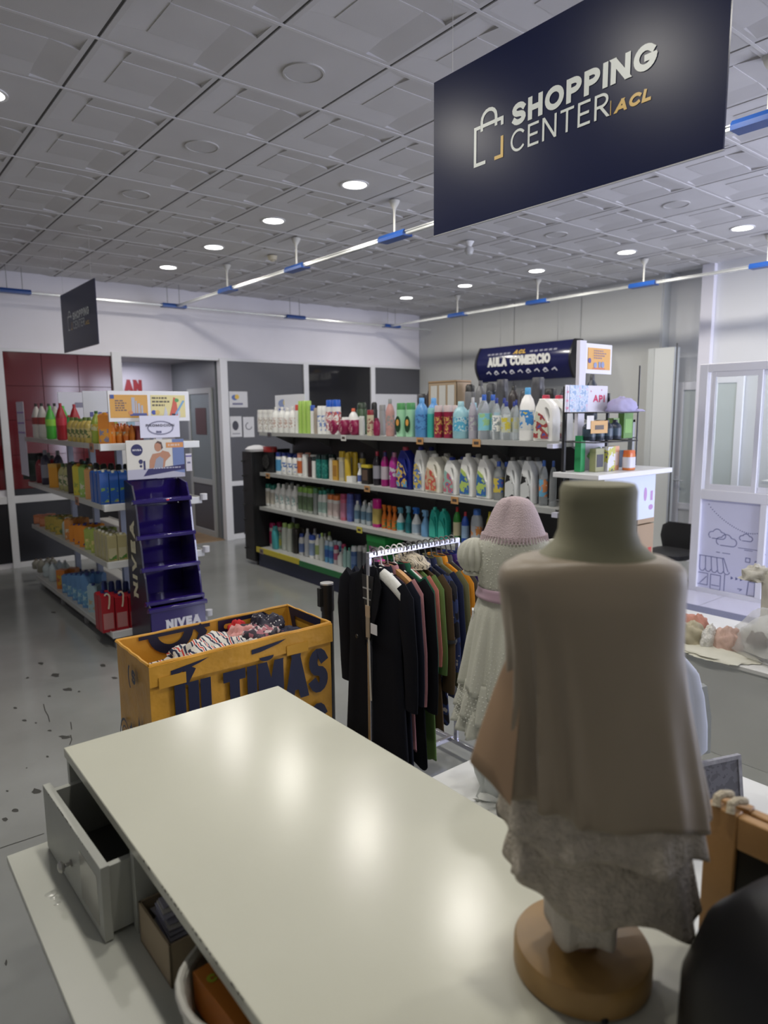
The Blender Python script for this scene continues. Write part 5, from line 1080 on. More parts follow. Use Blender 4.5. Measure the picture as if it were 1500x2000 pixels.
# ================================================================= counter and tables in the foreground
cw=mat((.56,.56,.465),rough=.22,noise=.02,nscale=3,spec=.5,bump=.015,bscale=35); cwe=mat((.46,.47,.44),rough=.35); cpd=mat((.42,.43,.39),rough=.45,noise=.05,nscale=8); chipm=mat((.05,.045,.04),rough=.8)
t=thing('counter_unit','white laminate low counter unit with open drawer and niche in the foreground','counter',(0,0,0)); cu_=t
bx(.440,1.150,-.45,2.038,.872,.90).build('top_board',cw,t,bevel=.0025)
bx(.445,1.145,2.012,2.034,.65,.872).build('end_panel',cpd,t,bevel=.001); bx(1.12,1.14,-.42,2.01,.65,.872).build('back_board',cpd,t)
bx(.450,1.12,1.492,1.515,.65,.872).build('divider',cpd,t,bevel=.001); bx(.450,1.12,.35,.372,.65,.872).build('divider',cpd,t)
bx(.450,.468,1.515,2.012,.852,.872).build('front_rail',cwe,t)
random.seed(8)
for k in range(38):
    y=random.choice([random.uniform(.9,1.33),random.uniform(.6,1.4)]); s=random.uniform(.001,.0035)
    bx(.4396,.4402,y,y+s*random.uniform(1,3),.8985-s,.9003).build('edge_chip',chipm,cu_,smooth=0)
dw=MB(); dr_=None
t2=bpy.data.objects.new('drawer',None); COL.objects.link(t2); t2.parent=t; t2.location=(.366,1.975,.655); t2.rotation_euler=(0,0,.03)
bx(0,.020,-.47,0,0,.185).build('front_board',cpd,t2,bevel=.001); 
bx(.02,.60,-.455,-.438,.005,.172).build('side_board',cpd,t2); bx(.02,.60,-.032,-.015,.005,.172).build('side_board',cpd,t2); bx(.02,.60,-.44,-.03,.005,.015).build('bottom_board',mat((.10,.10,.09),rough=.7),t2); bx(.59,.60,-.44,-.03,.015,.15).build('back_board',cpd,t2)
bx(.0195,.024,-.44,-.03,.015,.170).build('dark_lining',mat((.07,.07,.06),rough=.8),t2)
kn=MB(); kn.lathe([(0,.009),(.004,.009),(.006,.005),(.016,.005),(.020,.012),(.026,.0145),(.031,.011),(.033,.004)],18); o=kn.build('knob',mat((.45,.44,.42),rough=.28,metal=.95),t2); o.matrix_local=Matrix.Translation((0,-.235,.075))@Matrix.Rotation(-PI/2,4,'Y')
for k in range(30):
    y=random.gauss(-.22,.09); s=random.uniform(.001,.003)
    if -.46<y<-.01: bx(-.0004,.0004,y,y+s*2,.1845-s,.1853).build('drawer_chip',chipm,t2,smooth=0)
bx(-.0006,0,-.44,-.31,.02,.15).build('tape_residue',mat((.42,.41,.36),rough=.15),t2)
t=thing('lower_table','wide white table top carrying the counter unit, edge showing at lower left','table',(0,0,0))
bx(.268,1.16,-.5,2.010,.628,.65).build('table_top',mat((.54,.55,.49),rough=.35,noise=.03,nscale=4),t,bevel=.002)
for x in (.62,1.10):
    for y in (-.4,1.75): bx(x-.02,x+.02,y-.02,y+.02,0,.628).build('leg',cpd,t)
st_m=mat((.50,.51,.46),rough=.2)
for px,py,r in [(100,1745,.016),(112,1765,.009),(105,1752,.010)]:
    c=onz(px,py,.6503); MB().lathe([(0,r,r*.7),(.0004,r*.9,r*.6)],14,cx=c.x,cy=c.y).build('stain',st_m,t).location.z=.65
# things in the niche
t=thing('cardboard_carton','small open cardboard box with papers in the counter niche','box',(.485,1.355,.6505),.02)
cb_=mat((.33,.26,.17),rough=.7); mb=MB(); mb.box(0,.005,-.0,.175,0,.10);mb.box(.245,.25,0,.175,0,.10);mb.box(0,.25,0,.005,0,.10);mb.box(0,.25,.17,.175,0,.10);mb.box(0,.2,0,.175,0,.005)
t.location=(.450,1.290,.6505); mb.build('carton',cb_,t)
for k in range(11): 
    o=bx(.02,.10+.04*(k%3),.02+.01*k,.15,.03+.006*k,.033+.006*k).build('paper',mat((.42,.42,.52) if k%3 else (.55,.54,.52),rough=.6),t); o.rotation_euler=(.25,.03*(k%4),0)
o=bx(.015,.11,.05,.16,.092,.094).build('paper',mat((.55,.54,.60),rough=.6),t); o.rotation_euler=(-.1,.1,0)
t=thing('woven_basket','pale plastic-lined oval basket under the counter beside orange box','basket',(.545,1.05,.6505))
mb=MB(); mb.lathe([(0,.12,.11),(.02,.135,.125),(.12,.155,.14),(.165,.16,.145),(.172,.155,.14),(.165,.148,.133),(.12,.14,.128),(.02,.12,.11)],30); mb.build('basket_wall',mat((.46,.45,.40),rough=.35,bump=.5,bscale=50),t)
mb=MB(); mb.tube([(.158*math.cos(a),.143*math.sin(a),.168+.005*math.sin(5*a)) for a in [2*PI*k/30 for k in range(30)]],.008,7,True); mb.build('rim',mat((.5,.49,.44),rough=.35),t)
t=thing('orange_box','orange packaging box with dark window lying in basket under the counter','box',(.445,.925,.742),.06)
ob=bx(0,.17,0,.20,0,.075).build('carton',mat((.60,.20,.03),rough=.35),t,bevel=.001)
f=((0,0,.0755),(1,0,0),(0,1,0)); flat([rect(.035,.135,.02,.135)],f,mat((.012,.014,.016),rough=.12),ob,'dark_window'); text('ca',f,.010,.150,.030,mat((.45,.55,.04),rough=.4),ob,sw=.2)
f=((0,-.0005,0),(1,0,0),(0,0,1)); flat([rect(.03,.15,.01,.06)],f,mat((.012,.014,.016),rough=.15),ob,'dark_window')
# second white table at right behind the counter
t=thing('white_table','white low table behind the counter carrying the doll-sized dress form','table',(0,0,0))
bx(1.168,2.245,-.6,1.565,.628,.65).build('table_top',mat((.68,.69,.68),rough=.3),t,bevel=.002)
for x in (1.25,2.2):
    for y in (-.5,1.5): bx(x-.02,x+.02,y-.02,y+.02,0,.628).build('leg',cpd,t)
t=thing('black_puck','small black round dish on the white table left of cream torso','dish',(1.475,1.245,.651)); MB().lathe([(0,.03),(.01,.042),(.035,.045),(.04,.04),(.034,.036),(.012,.03)],22).build('dish',mat((.012,.012,.012),rough=.3),t); MB().lathe([(.012,.012),(.03,.012)],12).build('spindle',mat((.4,.4,.4),rough=.3,metal=.8),t)
t=thing('picture_frame','grey framed slate picture leaning on white table, right of torso','frame',(2.02,.885,.651),-.72)
o=MB(); o.box(-.085,.085,-.006,.006,0,.135); o=o.build('slate',patmat(((.10,.10,.12),(.14,.14,.17),(.08,.08,.10)),'noise',30,.6),t); 
mb=MB(); 
for a in (rect(-.09,-.078,0,.14),rect(.078,.09,0,.14),rect(-.078,.078,.128,.14),rect(-.078,.078,0,.012)): mb.prism(a,((0,-.006,0),(1,0,0),(0,0,1)),-.012,.003)
mb.build('frame_border',mat((.30,.30,.34),rough=.5,noise=.2,nscale=60),t); MB().box(-.02,.02,.006,.05,0,.005).build('easel_foot',mat((.2,.2,.2)),t)
for o in t.children: o.rotation_euler=(-.0,.0,0)
t.rotation_euler=(-.15,0,-.35)
# white display cabinet on the right
t=thing('white_plinth','long white display plinth at right edge, carrying folded baby clothes','plinth',(0,0,0))
bx(3.59,4.35,-.9,2.45,.0,.505).build('body',mat((.60,.61,.59),rough=.4,noise=.03,nscale=3),t,bevel=.002); bx(3.575,4.365,-.91,2.46,.507,.530).build('top_board',mat((.66,.66,.64),rough=.35),t,bevel=.003)
# clothes lying there
lin=mat((.52,.50,.44),rough=.85,bump=.25,bscale=70); tulle=mat((.66,.66,.66),rough=.8,alpha=.55)
def blob(par,name,loc,rx,ry,h,m,seed,rz=0,fold=.25,n=20):
    from mathutils import noise
    R=[]
    for j in range(n):
        ph=PI*j/(n-1); ring=[]
        for i in range(2*n):
            th=2*PI*i/(2*n); v=Vector((math.sin(ph)*math.cos(th),math.sin(ph)*math.sin(th),math.cos(ph))); d=1+fold*noise.noise(v*2.4+Vector((seed,0,0)))+fold*.5*noise.noise(v*6)
            p=Vector((v.x*rx*d,v.y*ry*d,v.z*h*d)); 
            if p.z<0: p.z*=.12
            ring.append(tuple(p))
        R.append(ring)
    mb=MB(); mb.loft(R); o=mb.build(name,m,par,smooth=70); o.location=loc; o.rotation_euler=(0,0,rz); return o
t=thing('baby_dress','folded tulle baby dress with puffed sleeve lying on the white plinth','dress',(3.72,1.73,.532)); t.scale=(1.2,1.15,1.35)
blob(t,'skirt',(.14,-.33,.02),.15,.26,.15,mat((.50,.50,.46),rough=.85,bump=.2,bscale=60),5); blob(t,'tulle_layer',(.12,-.30,.015),.17,.27,.17,mat((.72,.73,.73),rough=.7,alpha=.35),6); blob(t,'cream_sleeve',(.0,.10,.01),.085,.075,.085,mat((.40,.36,.25),rough=.8,bump=.2,bscale=50),7); blob(t,'lace_band',(.0,.005,.01),.06,.035,.085,mat((.68,.67,.62),rough=.9,bump=.9,bscale=120),8); blob(t,'pink_sleeve',(.03,-.07,.01),.07,.07,.085,mat((.52,.36,.30),rough=.8,bump=.4,bscale=40),9); blob(t,'hem_cloth',(-.02,-.03,.0),.14,.20,.02,mat((.58,.57,.48),rough=.85),10); blob(t,'brown_patch',(.02,-.21,.06),.03,.05,.05,mat((.12,.09,.07),rough=.8),12); blob(t,'coral_piece',(.10,.13,.03),.06,.07,.075,mat((.50,.24,.18),rough=.8),13)
t=thing('standing_baby_dress','cream knitted baby dress standing on the white plinth at right edge','dress',(4.07,1.53,.532))
R=[]; from mathutils import noise as NZ
for z,r in [(0,.13),(.03,.125),(.10,.105),(.20,.095),(.30,.095),(.36,.10),(.40,.09)]: R.append([((r+.012*math.sin(8*a+z*9))*math.cos(a),(r+.012*math.sin(8*a+z*9))*math.sin(a)*.8,z) for a in [2*PI*k/48 for k in range(48)]])
MB().loft(R).build('body',lin,t,smooth=70); blob(t,'puff_sleeve',(-.02,.115,.36),.075,.085,.08,lin,15,0,.35); blob(t,'puff_sleeve',(.05,-.115,.36),.075,.085,.08,lin,16,0,.35); blob(t,'collar',(0,0,.39),.07,.07,.05,lin,17,0,.3)
# ---- pale shirt on a form, mostly hidden right of the torso
t=thing('pale_shirt','pale blue-white shirt on a stand showing right of the cream torso','shirt',(1.90,1.00,.651),-.6)
R=[]
for z,rx,ry in [(.16,.10,.06),(.18,.125,.065),(.26,.12,.065),(.35,.105,.06),(.42,.085,.05),(.46,.05,.04),(.48,.03,.03)]: R.append([(rx*math.cos(a)*(1+.05*math.sin(9*a)),ry*math.sin(a)*(1+.1*math.sin(7*a)),z) for a in [2*PI*k/40 for k in range(40)]])
MB().loft(R).build('body',mat((.50,.53,.62),rough=.8),t,smooth=70); MB().lathe([(0,.07),(.01,.07),(.012,.01),(.20,.01)],20).build('stand',mat((.5,.5,.5),rough=.3,metal=.6),t)
MB().loft([[(.10,-.03,.165),(.132,-.02,.165),(.132,.0,.165),(.10,.01,.165)],[(.10,-.03,.28),(.128,-.02,.28),(.128,0,.28),(.10,.01,.28)],[(.085,-.03,.38),(.108,-.02,.38),(.108,0,.38),(.085,.01,.38)]]).build('grey_placket',mat((.30,.32,.31),rough=.7),t)

# ================================================================= dress forms
def smooth(a,b,x): x=max(0,min(1,(x-a)/(b-a))); return x*x*(3-2*x)
def lerp_prof(pr,z):
    for (z0,*a),(z1,*b) in zip(pr,pr[1:]):
        if z<=z0 and z>=z1 or z>=z0 and z<=z1:
            k=(z-z0)/(z1-z0) if z1!=z0 else 0; return [u+(w-u)*k for u,w in zip(a,b)]
    return list(pr[-1][1:])
def drape(par,name,m,prof,hem,N=120,M_=28,fold=None,thick=.002,smoothing=80):
    """prof: (z,rx,ry,ox) from top to hem; hem(theta)->z offset; fold(theta,t)->radial factor"""
    z0,z1=prof[0][0],prof[-1][0]; R=[]
    for j in range(M_+1):
        tt=j/M_; ring=[]
        for i in range(N):
            a=2*PI*i/N; zn=z0+(z1-z0)*tt; rx,ry,ox=lerp_prof(prof,zn); k=1+(fold(a,tt) if fold else 0)
            z=zn+hem(a)*smooth(.3,1,tt)
            ring.append((ox+rx*k*sg(math.cos(a),.85),ry*k*sg(math.sin(a),.85),z))
        R.append(ring)
    mb=MB(); mb.loft(R,(0,0)); o=mb.build(name,m,par,smooth=smoothing); s=o.modifiers.new('cloth','SOLIDIFY'); s.thickness=thick; return o
# local x = to the right as seen from the camera, local -y = towards the camera
t=thing('torso_form','child torso form on round wooden base wearing cream blouse over lace tiers','dress form',(.925,.618,.9005),-.69); tf=t
MB().lathe([(0,.111),(.004,.115),(.042,.115),(.048,.111),(.050,.09)],56).build('wooden_base',mat((.35,.205,.068),rough=.36,noise=.14,nscale=9),t,smooth=40)
MB().lathe([(.049,.030),(.060,.028),(.068,.020),(.20,.018)],24).build('wooden_foot',mat((.20,.095,.035),rough=.4),t)
skin=mat((.215,.205,.13),rough=.6,bump=.05,bscale=300)
MB().lathe([(.20,.05,.045),(.32,.10,.07),(.55,.118,.078),(.66,.128,.072),(.700,.118,.066),(.726,.090,.060),(.745,.067,.056),(.765,.059,.054),(.81,.0575,.053),(.828,.058,.054),(.838,.054,.050),(.8385,.02,.02)],40,2.3).build('torso',skin,t,smooth=60)
blouse=mat((.27,.218,.155),rough=.42,bump=.04,bscale=400,sheen=.2,noise=.04,nscale=5)
def fold1(a,tt):
    s=smooth(.15,1,tt); g_=(1-smooth(0,.4,tt))*smooth(.02,.12,tt)
    # deep soft folds on the left, flatter cloth on the right; gathers only under the back opening
    left=.5-.5*math.cos(a); back=max(0,-math.sin(a))
    r=.0
    for a0,am,wd,t0 in ((3.30,.12,.10,.2),(3.62,.19,.075,.1),(3.98,.18,.06,.05),(4.32,.10,.07,.1),(4.75,.035,.12,.3),(5.25,.05,.14,.35),(5.75,.07,.13,.3),(6.15,.08,.12,.4),(2.8,.1,.15,.3),(2.2,.1,.15,.3),(1.5,.1,.15,.3),(.8,.1,.15,.3)):
        drift=a0+.10*(tt-.5)*(1 if a0<4.5 else -1)
        r+=am*math.exp(-((a-drift)/wd)**2)*smooth(t0,1,tt)**.8
    return r-.03*s
prof=[(.728,.070,.054,-.006),(.724,.100,.060,-.006),(.714,.130,.064,-.006),(.702,.143,.068,-.006),(.685,.146,.072,-.006),(.66,.143,.077,-.005),(.58,.138,.086,0),(.50,.143,.095,.008),(.42,.152,.104,.016),(.36,.160,.112,.022),(.325,.164,.116,.024)]
def hem1(a): return .030*math.cos(a-PI)+.006*math.sin(5*a+1)
drape(t,'blouse',blouse,prof,hem1,fold=fold1,M_=44,N=180)
lace=mat((.45,.40,.33),rough=.85,bump=.8,bscale=150,noise=.16,nscale=60)
def fold2(k,ph,amp): return lambda a,tt: amp*smooth(.1,1,tt)*(math.sin(k*a+ph)+.4*math.sin((k*2+1)*a+ph*2))
drape(t,'lace_tier',lace,[(.40,.140,.09,.022),(.34,.152,.104,.022),(.262,.163,.118,.024)],lambda a:.010*math.sin(7*a+1)+.016*math.cos(a-PI),fold=fold2(9,.4,.04),M_=14)
drape(t,'lace_tier',lace,[(.33,.125,.078,.02),(.26,.138,.088,.022),(.150,.158,.100,.028)],lambda a:.012*math.sin(5*a+2)+.045*math.cos(a-PI),fold=fold2(7,1.4,.05),M_=16)
drape(t,'underskirt',mat((.50,.465,.41),rough=.8,bump=.5,bscale=150),[(.30,.05,.06,-.004),(.2,.058,.066,-.004),(.078,.055,.062,-.002)],lambda a:.008*math.sin(3*a),fold=fold2(5,.4,.07),M_=14)
# peach panel flying out at lower left
mb=MB(); R=[]
for q in range(9):
    s=q/8; z=.575-.185*s; xl=-.128-.070*s**.8; xr=-.118-.025*s
    R.append([(xl,-.01-.02*s,z),(xl*.5+xr*.5,-.03-.035*s,z-.014*s),(xr,-.045-.045*s,z-.038*s),(xr,-.035-.04*s,z-.038*s),(xl*.5+xr*.5,-.022-.03*s,z-.014*s),(xl,-.003-.018*s,z)])
mb.loft(R); mb.build('peach_panel',mat((.36,.235,.14),rough=.6),t,smooth=80)
MB().ribbon([(-.010,.665),(-.006,.61),(-.010,.565)],.005,((.0,-.092,0),(1,0,0),(0,.06,1)),0).build('back_slit',mat((.30,.19,.06),rough=.8),t)
mb=MB(); mb.tube([(-.006+.072*math.cos(a),.056*math.sin(a),.731-.016*max(0,-math.sin(a))) for a in [2*PI*k/48 for k in range(48)]],.003,6,True); mb.build('neck_binding',mat((.37,.32,.26),rough=.7),t)
# second form: baby dress with pink bonnet
t=thing('baby_dress_form','small dress form in white dotted dress, pink sash and pink knitted bonnet','dress form',(1.585,1.345,.651),-.80)
pk=mat((.56,.45,.475),rough=.85,bump=.6,bscale=260); dr1=mat((.50,.50,.43),rough=.85,bump=.12,bscale=120)
MB().lathe([(0,.085),(.012,.085),(.015,.02),(.25,.012)],28).build('stand',mat((.5,.5,.5),rough=.3,metal=.5),t)
# bonnet over the neck
R=[]
for z,r in [(.822,.098),(.845,.090),(.87,.080),(.90,.068),(.925,.055),(.940,.040),(.947,.015)]:
    R.append([((r*(1-.10*math.exp(-((a-4.4)/.25)**2)*smooth(.82,.90,z)))*math.cos(a),r*.85*math.sin(a)*(1-.30*math.exp(-((a-4.4)/.3)**2)*smooth(.82,.90,z)),z) for a in [2*PI*k/60 for k in range(60)]])
MB().loft(R).build('bonnet',pk,t,smooth=80)
mb=MB()
for k in range(60):
    a=2*PI*k/60; mb.tube([(.100*math.cos(a),.085*math.sin(a),.816),(.096*math.cos(a),.082*math.sin(a),.836)],.0035,5)
mb.build('ribbed_edge',pk,t,smooth=80)
b_=drape(t,'bodice',dr1,[(.83,.090,.076,0),(.80,.110,.084,0),(.74,.112,.086,0),(.69,.104,.082,0),(.645,.098,.080,0)],lambda a:0,N=60,M_=12,fold=lambda a,tt:.008*math.sin(20*a))
def puff(s):
    from mathutils import noise
    R=[]
    for j in range(14):
        ph=PI*(.06+.9*j/13); R.append([(s*(.118+.038*math.cos(ph)*0)+ .050*math.sin(ph)*math.cos(a)*(1+.12*math.sin(13*a)),.056*math.sin(ph)*math.sin(a)*(1+.12*math.sin(13*a)),.765+.055*math.cos(ph)) for a in [2*PI*k/40 for k in range(40)]])
    mb=MB(); mb.loft(R); mb.build('puff_sleeve',dr1,t,smooth=80)
puff(-1);puff(1)
for s in (-1,1): mb=MB(); mb.tube([(s*.120+.028*math.cos(a),.032*math.sin(a),.715) for a in [2*PI*k/24 for k in range(24)]],.007,6,True); mb.build('sleeve_cuff',dr1,t)
skf=lambda a,tt: .06*smooth(0,1,tt)*math.sin(10*a+.5)+.035*math.sin(21*a)*smooth(0,.4,tt)
skp=[(.65,.098,.080,0),(.60,.115,.095,0),(.50,.136,.115,0),(.42,.150,.128,0),(.36,.160,.136,0)]
drape(t,'skirt',dr1,skp,lambda a:.012*math.sin(4*a),N=120,M_=20,fold=skf)
drape(t,'skirt_tier',dr1,[(.39,.146,.125,0),(.34,.160,.136,0),(.285,.168,.145,0)],lambda a:.012*math.sin(4*a+1),N=120,M_=10,fold=lambda a,tt:.07*smooth(0,1,tt)*math.sin(14*a)+.02*math.sin(31*a))
drape(t,'skirt_ruffle',dr1,[(.32,.148,.128,0),(.28,.165,.142,0),(.235,.176,.154,0)],lambda a:.010*math.sin(6*a),N=160,M_=8,fold=lambda a,tt:.06*smooth(0,1,tt)*math.sin(18*a)+.03*math.sin(37*a)*tt)
# raised dots on the dress
dots=MB()
for j in range(30):
    z=.635-.0125*j
    rx,ry,_=lerp_prof(skp,max(.361,z)); n=int(2*PI*rx/.0135)
    for i in range(n):
        a=2*PI*(i+.5*(j%2))/n
        if not (PI*.9<a<2*PI): continue
        if z<.36: rx,ry=.162+(.36-z)*.15,.138+(.36-z)*.15
        tt=(.65-z)/(.65-.36); k=1+(skf(a,min(1,tt)) if z>.36 else .0); x=rx*k*sg(math.cos(a),.85); y=ry*k*sg(math.sin(a),.85); nx,ny=math.cos(a),math.sin(a)
        c=Vector((x,y,z)); u=Vector((-ny,nx,0)); n3=Vector((nx,ny,0)); s=.0024
        dots.add([c+u*s,c+Vector((0,0,s)),c-u*s,c-Vector((0,0,s)),c+n3*s*1.3],[(0,1,4),(1,2,4),(2,3,4),(3,0,4)])
tag(dots.build('dress_dots',mat((.68,.68,.62),rough=.8),t,smooth=0),kind='stuff')
bd=MB(); random.seed(6)
for k in range(420):
    a=random.uniform(PI*.9,2*PI); z=random.uniform(.67,.82); rx,ry,_=lerp_prof([(.83,.090,.076,0),(.80,.110,.084,0),(.74,.112,.086,0),(.69,.104,.082,0),(.645,.098,.080,0)],z); c=Vector((rx*sg(math.cos(a),.85)*1.01,ry*sg(math.sin(a),.85)*1.01,z)); s=.0028
    bd.add([c+Vector((s,0,0)),c+Vector((0,-s,0)),c+Vector((-s,0,0)),c+Vector((0,s,0)),c+Vector((0,0,s)),c-Vector((0,0,s))],[(0,1,4),(1,2,4),(2,3,4),(3,0,4),(1,0,5),(2,1,5),(3,2,5),(0,3,5)])
tag(bd.build('bodice_beading',mat((.62,.62,.54),rough=.7),t,smooth=0),kind='stuff')
sash=mat((.42,.28,.35),rough=.5,sheen=.3)
drape(t,'sash',sash,[(.675,.105,.088,0),(.655,.107,.090,0),(.635,.112,.094,0)],lambda a:.010*math.cos(a-PI),N=60,M_=4,thick=.003)
mb=MB(); mb.loft([[(x_,y_,z_+.10) for x_,y_,z_ in q_] for q_ in ([(-.02,-.105,.545),(-.02,-.10,.52),(-.02,-.095,.535)],[(.01,-.13,.560),(.01,-.12,.50),(.01,-.11,.53)],[(.07,-.13,.555),(.07,-.12,.505),(.07,-.105,.53)])]); mb.loft([[(x_,y_,z_+.10) for x_,y_,z_ in q_] for q_ in ([(-.02,-.105,.53),(-.005,-.105,.53),(-.01,-.095,.53)],[(-.03,-.125,.49),(.03,-.125,.48),(.0,-.11,.49)])]); mb.build('bow',sash,t,smooth=60)
bx(-.125,-.119,-.03,-.0,.54,.60).build('paper_tag',mat((.7,.7,.7),rough=.5),t)
under=MB()
blob(t,'trailing_cloth',(-.0,-.0,.0),.10,.09,.24,mat((.58,.60,.58),rough=.85),71,0,.5,22); blob(t,'trailing_cloth',(.0,-.07,.0),.12,.06,.03,mat((.60,.61,.58),rough=.85),73,.3,.7,22)

# ================================================================= slate easel and black device at the lower right corner
pine=mat((.40,.22,.08),rough=.45,noise=.10,nscale=14)
t=thing('wooden_easel','pine-framed blackboard with rope knots standing at the right counter end','blackboard',(0,0,0))
for k,dx in enumerate((0,.05)):
    bx(1.180+dx,1.205+dx,.484,.540,.651 if not k else .651,1.142-.01*k).build('post',pine,t,bevel=.003)
    bx(1.182+dx,1.203+dx,-.10,.4838,1.078-.01*k,1.140-.012*k).build('rail',pine,t,bevel=.003)
    bx(1.190+dx,1.196+dx,-.10,.4838,.651,1.078-.01*k).build('blackboard_panel',mat((.008,.008,.009),rough=.3),t)
rope=mat((.50,.44,.33),rough=.9,bump=.5,bscale=200)
for y,z in ((.520,1.150),(.495,1.148)): MB().tube([(1.178,y,z-.006),(1.186,y+.003,z+.008),(1.20,y,z+.010),(1.215,y-.003,z+.006),(1.235,y,z-.004)],.0075,8).build('rope_knot',rope,t)
t=thing('black_device','black rounded plastic desk device with vent slots at lower right corner','device',(.965,.245,.9005),-.25); t.scale=(1.22,1.22,1.06)
bd_=mat((.006,.006,.007),rough=.45,spec=.35)
mb=MB(); R=[]
for z,rx,ry,ox in [(0,.125,.15,0),(.03,.135,.16,0),(.13,.135,.158,0),(.20,.122,.145,.01),(.245,.098,.115,.02),(.268,.062,.075,.03),(.275,.02,.03,.035)]: R.append([(ox+rx*sg(math.cos(2*PI*k/48),.75),ry*sg(math.sin(2*PI*k/48),.75),z) for k in range(48)])
mb.loft(R); mb.build('housing',bd_,t,smooth=80)
for k in range(3): o=bx(-.045,.045,-.006,.006,0,.010).build('vent_slot',mat((.045,.045,.047),rough=.3),t,bevel=.002); o.location=(-.03+.02*k,.02+.035*k,.242-.005*k); o.rotation_euler=(-.15,-.35,.4)
mb=MB(); mb.tube([(-.09,-.08,.21),(-.02,-.10,.245),(.05,-.09,.262)],.012,10); mb.build('grip_ridge',mat((.02,.02,.021),rough=.3),t)
t=thing('black_clip','small black clip on the counter just below the wooden base','clip',(.862,.530,.9005),.6); MB().lathe([(0,.012,.006),(.006,.013,.007),(.010,.008,.004)],14,3).build('body',mat((.01,.01,.01),rough=.35),t); MB().tube([(.01,0,.006),(.022,.0,.010),(.03,0,.004)],.0015,5).build('lever',mat((.3,.3,.3),metal=.8,rough=.3),t)
# ================================================================= end-cap rack at the near end of the gondola
bk=mat((.012,.012,.014),rough=.4)
t=thing('wire_rack','black wire display rack with white board shelf at near end of the long gondola','rack',(0,0,0)); wrk=t
for x,r,zt in ((3.985,.016,2.02),(4.50,.013,1.98),(4.99,.006,2.20)): MB().tube([(x,2.95 if x<4.9 else 3.0,0.02),(x,2.95 if x<4.9 else 3.0,zt)],r,8).build('upright',bk,t)
for z in (1.84,1.64): 
    for a,b in [((3.985,2.95),(4.50,2.95)),((4.5,2.95),(4.99,3.0)),((3.985,2.70),(4.50,2.70)),((3.985,2.70),(3.985,2.95)),((4.50,2.70),(4.50,2.95)),((4.24,2.70),(4.24,2.95))]: MB().tube([(a[0],a[1],z),(b[0],b[1],z)],.005,6).build('wire',bk,t)
bx(3.985,4.50,2.96,2.965,.3,1.40).build('mesh_panel',mat((.10,.10,.11),rough=.6),t)
bx(3.9,4.02,2.98,3.03,1.595,1.625).build('white_clip',mat((.6,.6,.72),rough=.4),t); bx(3.97,4.02,2.98,3.03,1.10,1.135).build('white_clip',mat((.6,.6,.72),rough=.4),t)
t=thing('leaflet_poster','white and blue speckled poster with red letters on top of the wire rack','poster',(3.965,2.935,1.845)); bx(0,.50,0,.006,0,.185).build('sheet',mat((.68,.66,.74),rough=.5),t)
f=((0,-.001,0),(1,0,0),(0,0,1)); flat([rect(.045,.26,0,.185)],f,patmat(((.30,.42,.62),(.62,.68,.8),(.45,.55,.72),(.7,.5,.6)),'noise',34,.5),t,'blue_picture'); text('API',f,.325,.07,.05,mat((.62,.03,.12),rough=.5),t,wid=.14,sw=.24)
flat([rect(.01,.035,.02,.035),rect(.01,.03,.07,.085),rect(.015,.035,.13,.145),rect(.29,.30,.14,.15),rect(.42,.43,.15,.16)],f,mat((.6,.2,.3)),t,'pink_marks')
t=thing('white_sign_post','white upright post carrying a small orange poster above the wire rack','post',(4.165,2.945,1.60)); bx(-.035,.04,0,.03,.0,.74).build('post',mat((.66,.65,.74),rough=.4),t,bevel=.002); bx(.042,.36,.004,.016,.515,.725).build('poster_board',mat((.76,.75,.78),rough=.35),t,bevel=.002); bx(.062,.335,.001,.004,.545,.695).build('orange_poster',mat((.70,.38,.10),rough=.4),t)
f=((0,.0005,0),(1,0,0),(0,0,1)); lines(t,f,.13,.672,[.12,.15,.14,.10],.009,.017,(.30,.20,.22)); flat([ell(.08,.605,.018,.018)],f,mat((.08,.08,.3)),t,'blue_mark',.002); flat([ell(.15,.575,.02,.02),rect(.19,.215,.56,.60),ell(.24,.58,.02,.022)],f,mat((.25,.3,.5)),t,'product_picture',.002); flat([rect(.12,.27,.549,.556)],f,mat((.6,.15,.1)),t,'red_line',.002)
t=thing('lilac_hat','lilac grey cloth hat resting on the wire shelf beside the speckled poster','hat',(4.50,2.84,1.846)); blob(t,'crown',(0,0,0),.13,.09,.105,mat((.38,.36,.56),rough=.8),91,0,.18); blob(t,'brim',(.10,-.03,0),.10,.08,.02,mat((.40,.38,.58),rough=.8),92,0,.15)
for k in range(4):
    x=4.10+.105*k; product('round','jar','small dark coffee jar on upper wire shelf, %s from left of four'%ORD[k],'jar',(x,2.83,1.648),0,.135,.09,.09,(.02,.03,.05),(.02,.02,.03),(.05,.08,.12),'jars on the wire rack')
t=thing('orange_tag','orange tag leaning on the upper wire shelf left of dark jars','tag',(4.09,2.745,1.70),-.1); bx(-.08,.09,0,.003,0,.085).build('card',mat((.62,.36,.12),rough=.5),t); bx(-.04,.05,-.001,0,.025,.055).build('printed_price',mat((.1,.07,.05)),t); bx(-.12,-.05,.003,.004,.03,.12).build('white_corner',mat((.7,.68,.66)),t)
def pb(label,x,y,z,w,d,h,c,lab=None,rz=0,cat='box',kind='box',cap=None): return product(kind,{'box':'product_box','carton':'carton'}.get(kind,'bottle'),label,cat,(x,y,z),rz,h,w,d,c,cap,lab,'goods on the wire rack')
TZ=1.432
pb('green pack hanging right of the dark jars on wire rack',4.66,2.90,1.648,.12,.05,.19,(.12,.26,.06),(.2,.4,.1))
pb('green leaf-print packet behind the wire rack post',4.47,2.88,1.648,.07,.05,.15,(.20,.33,.10),patmat(((.2,.33,.1),(.6,.6,.4)),'noise',30,.5))
pb('tall narrow green box on the white board shelf',4.06,2.87,TZ,.05,.05,.25,(.03,.28,.10))
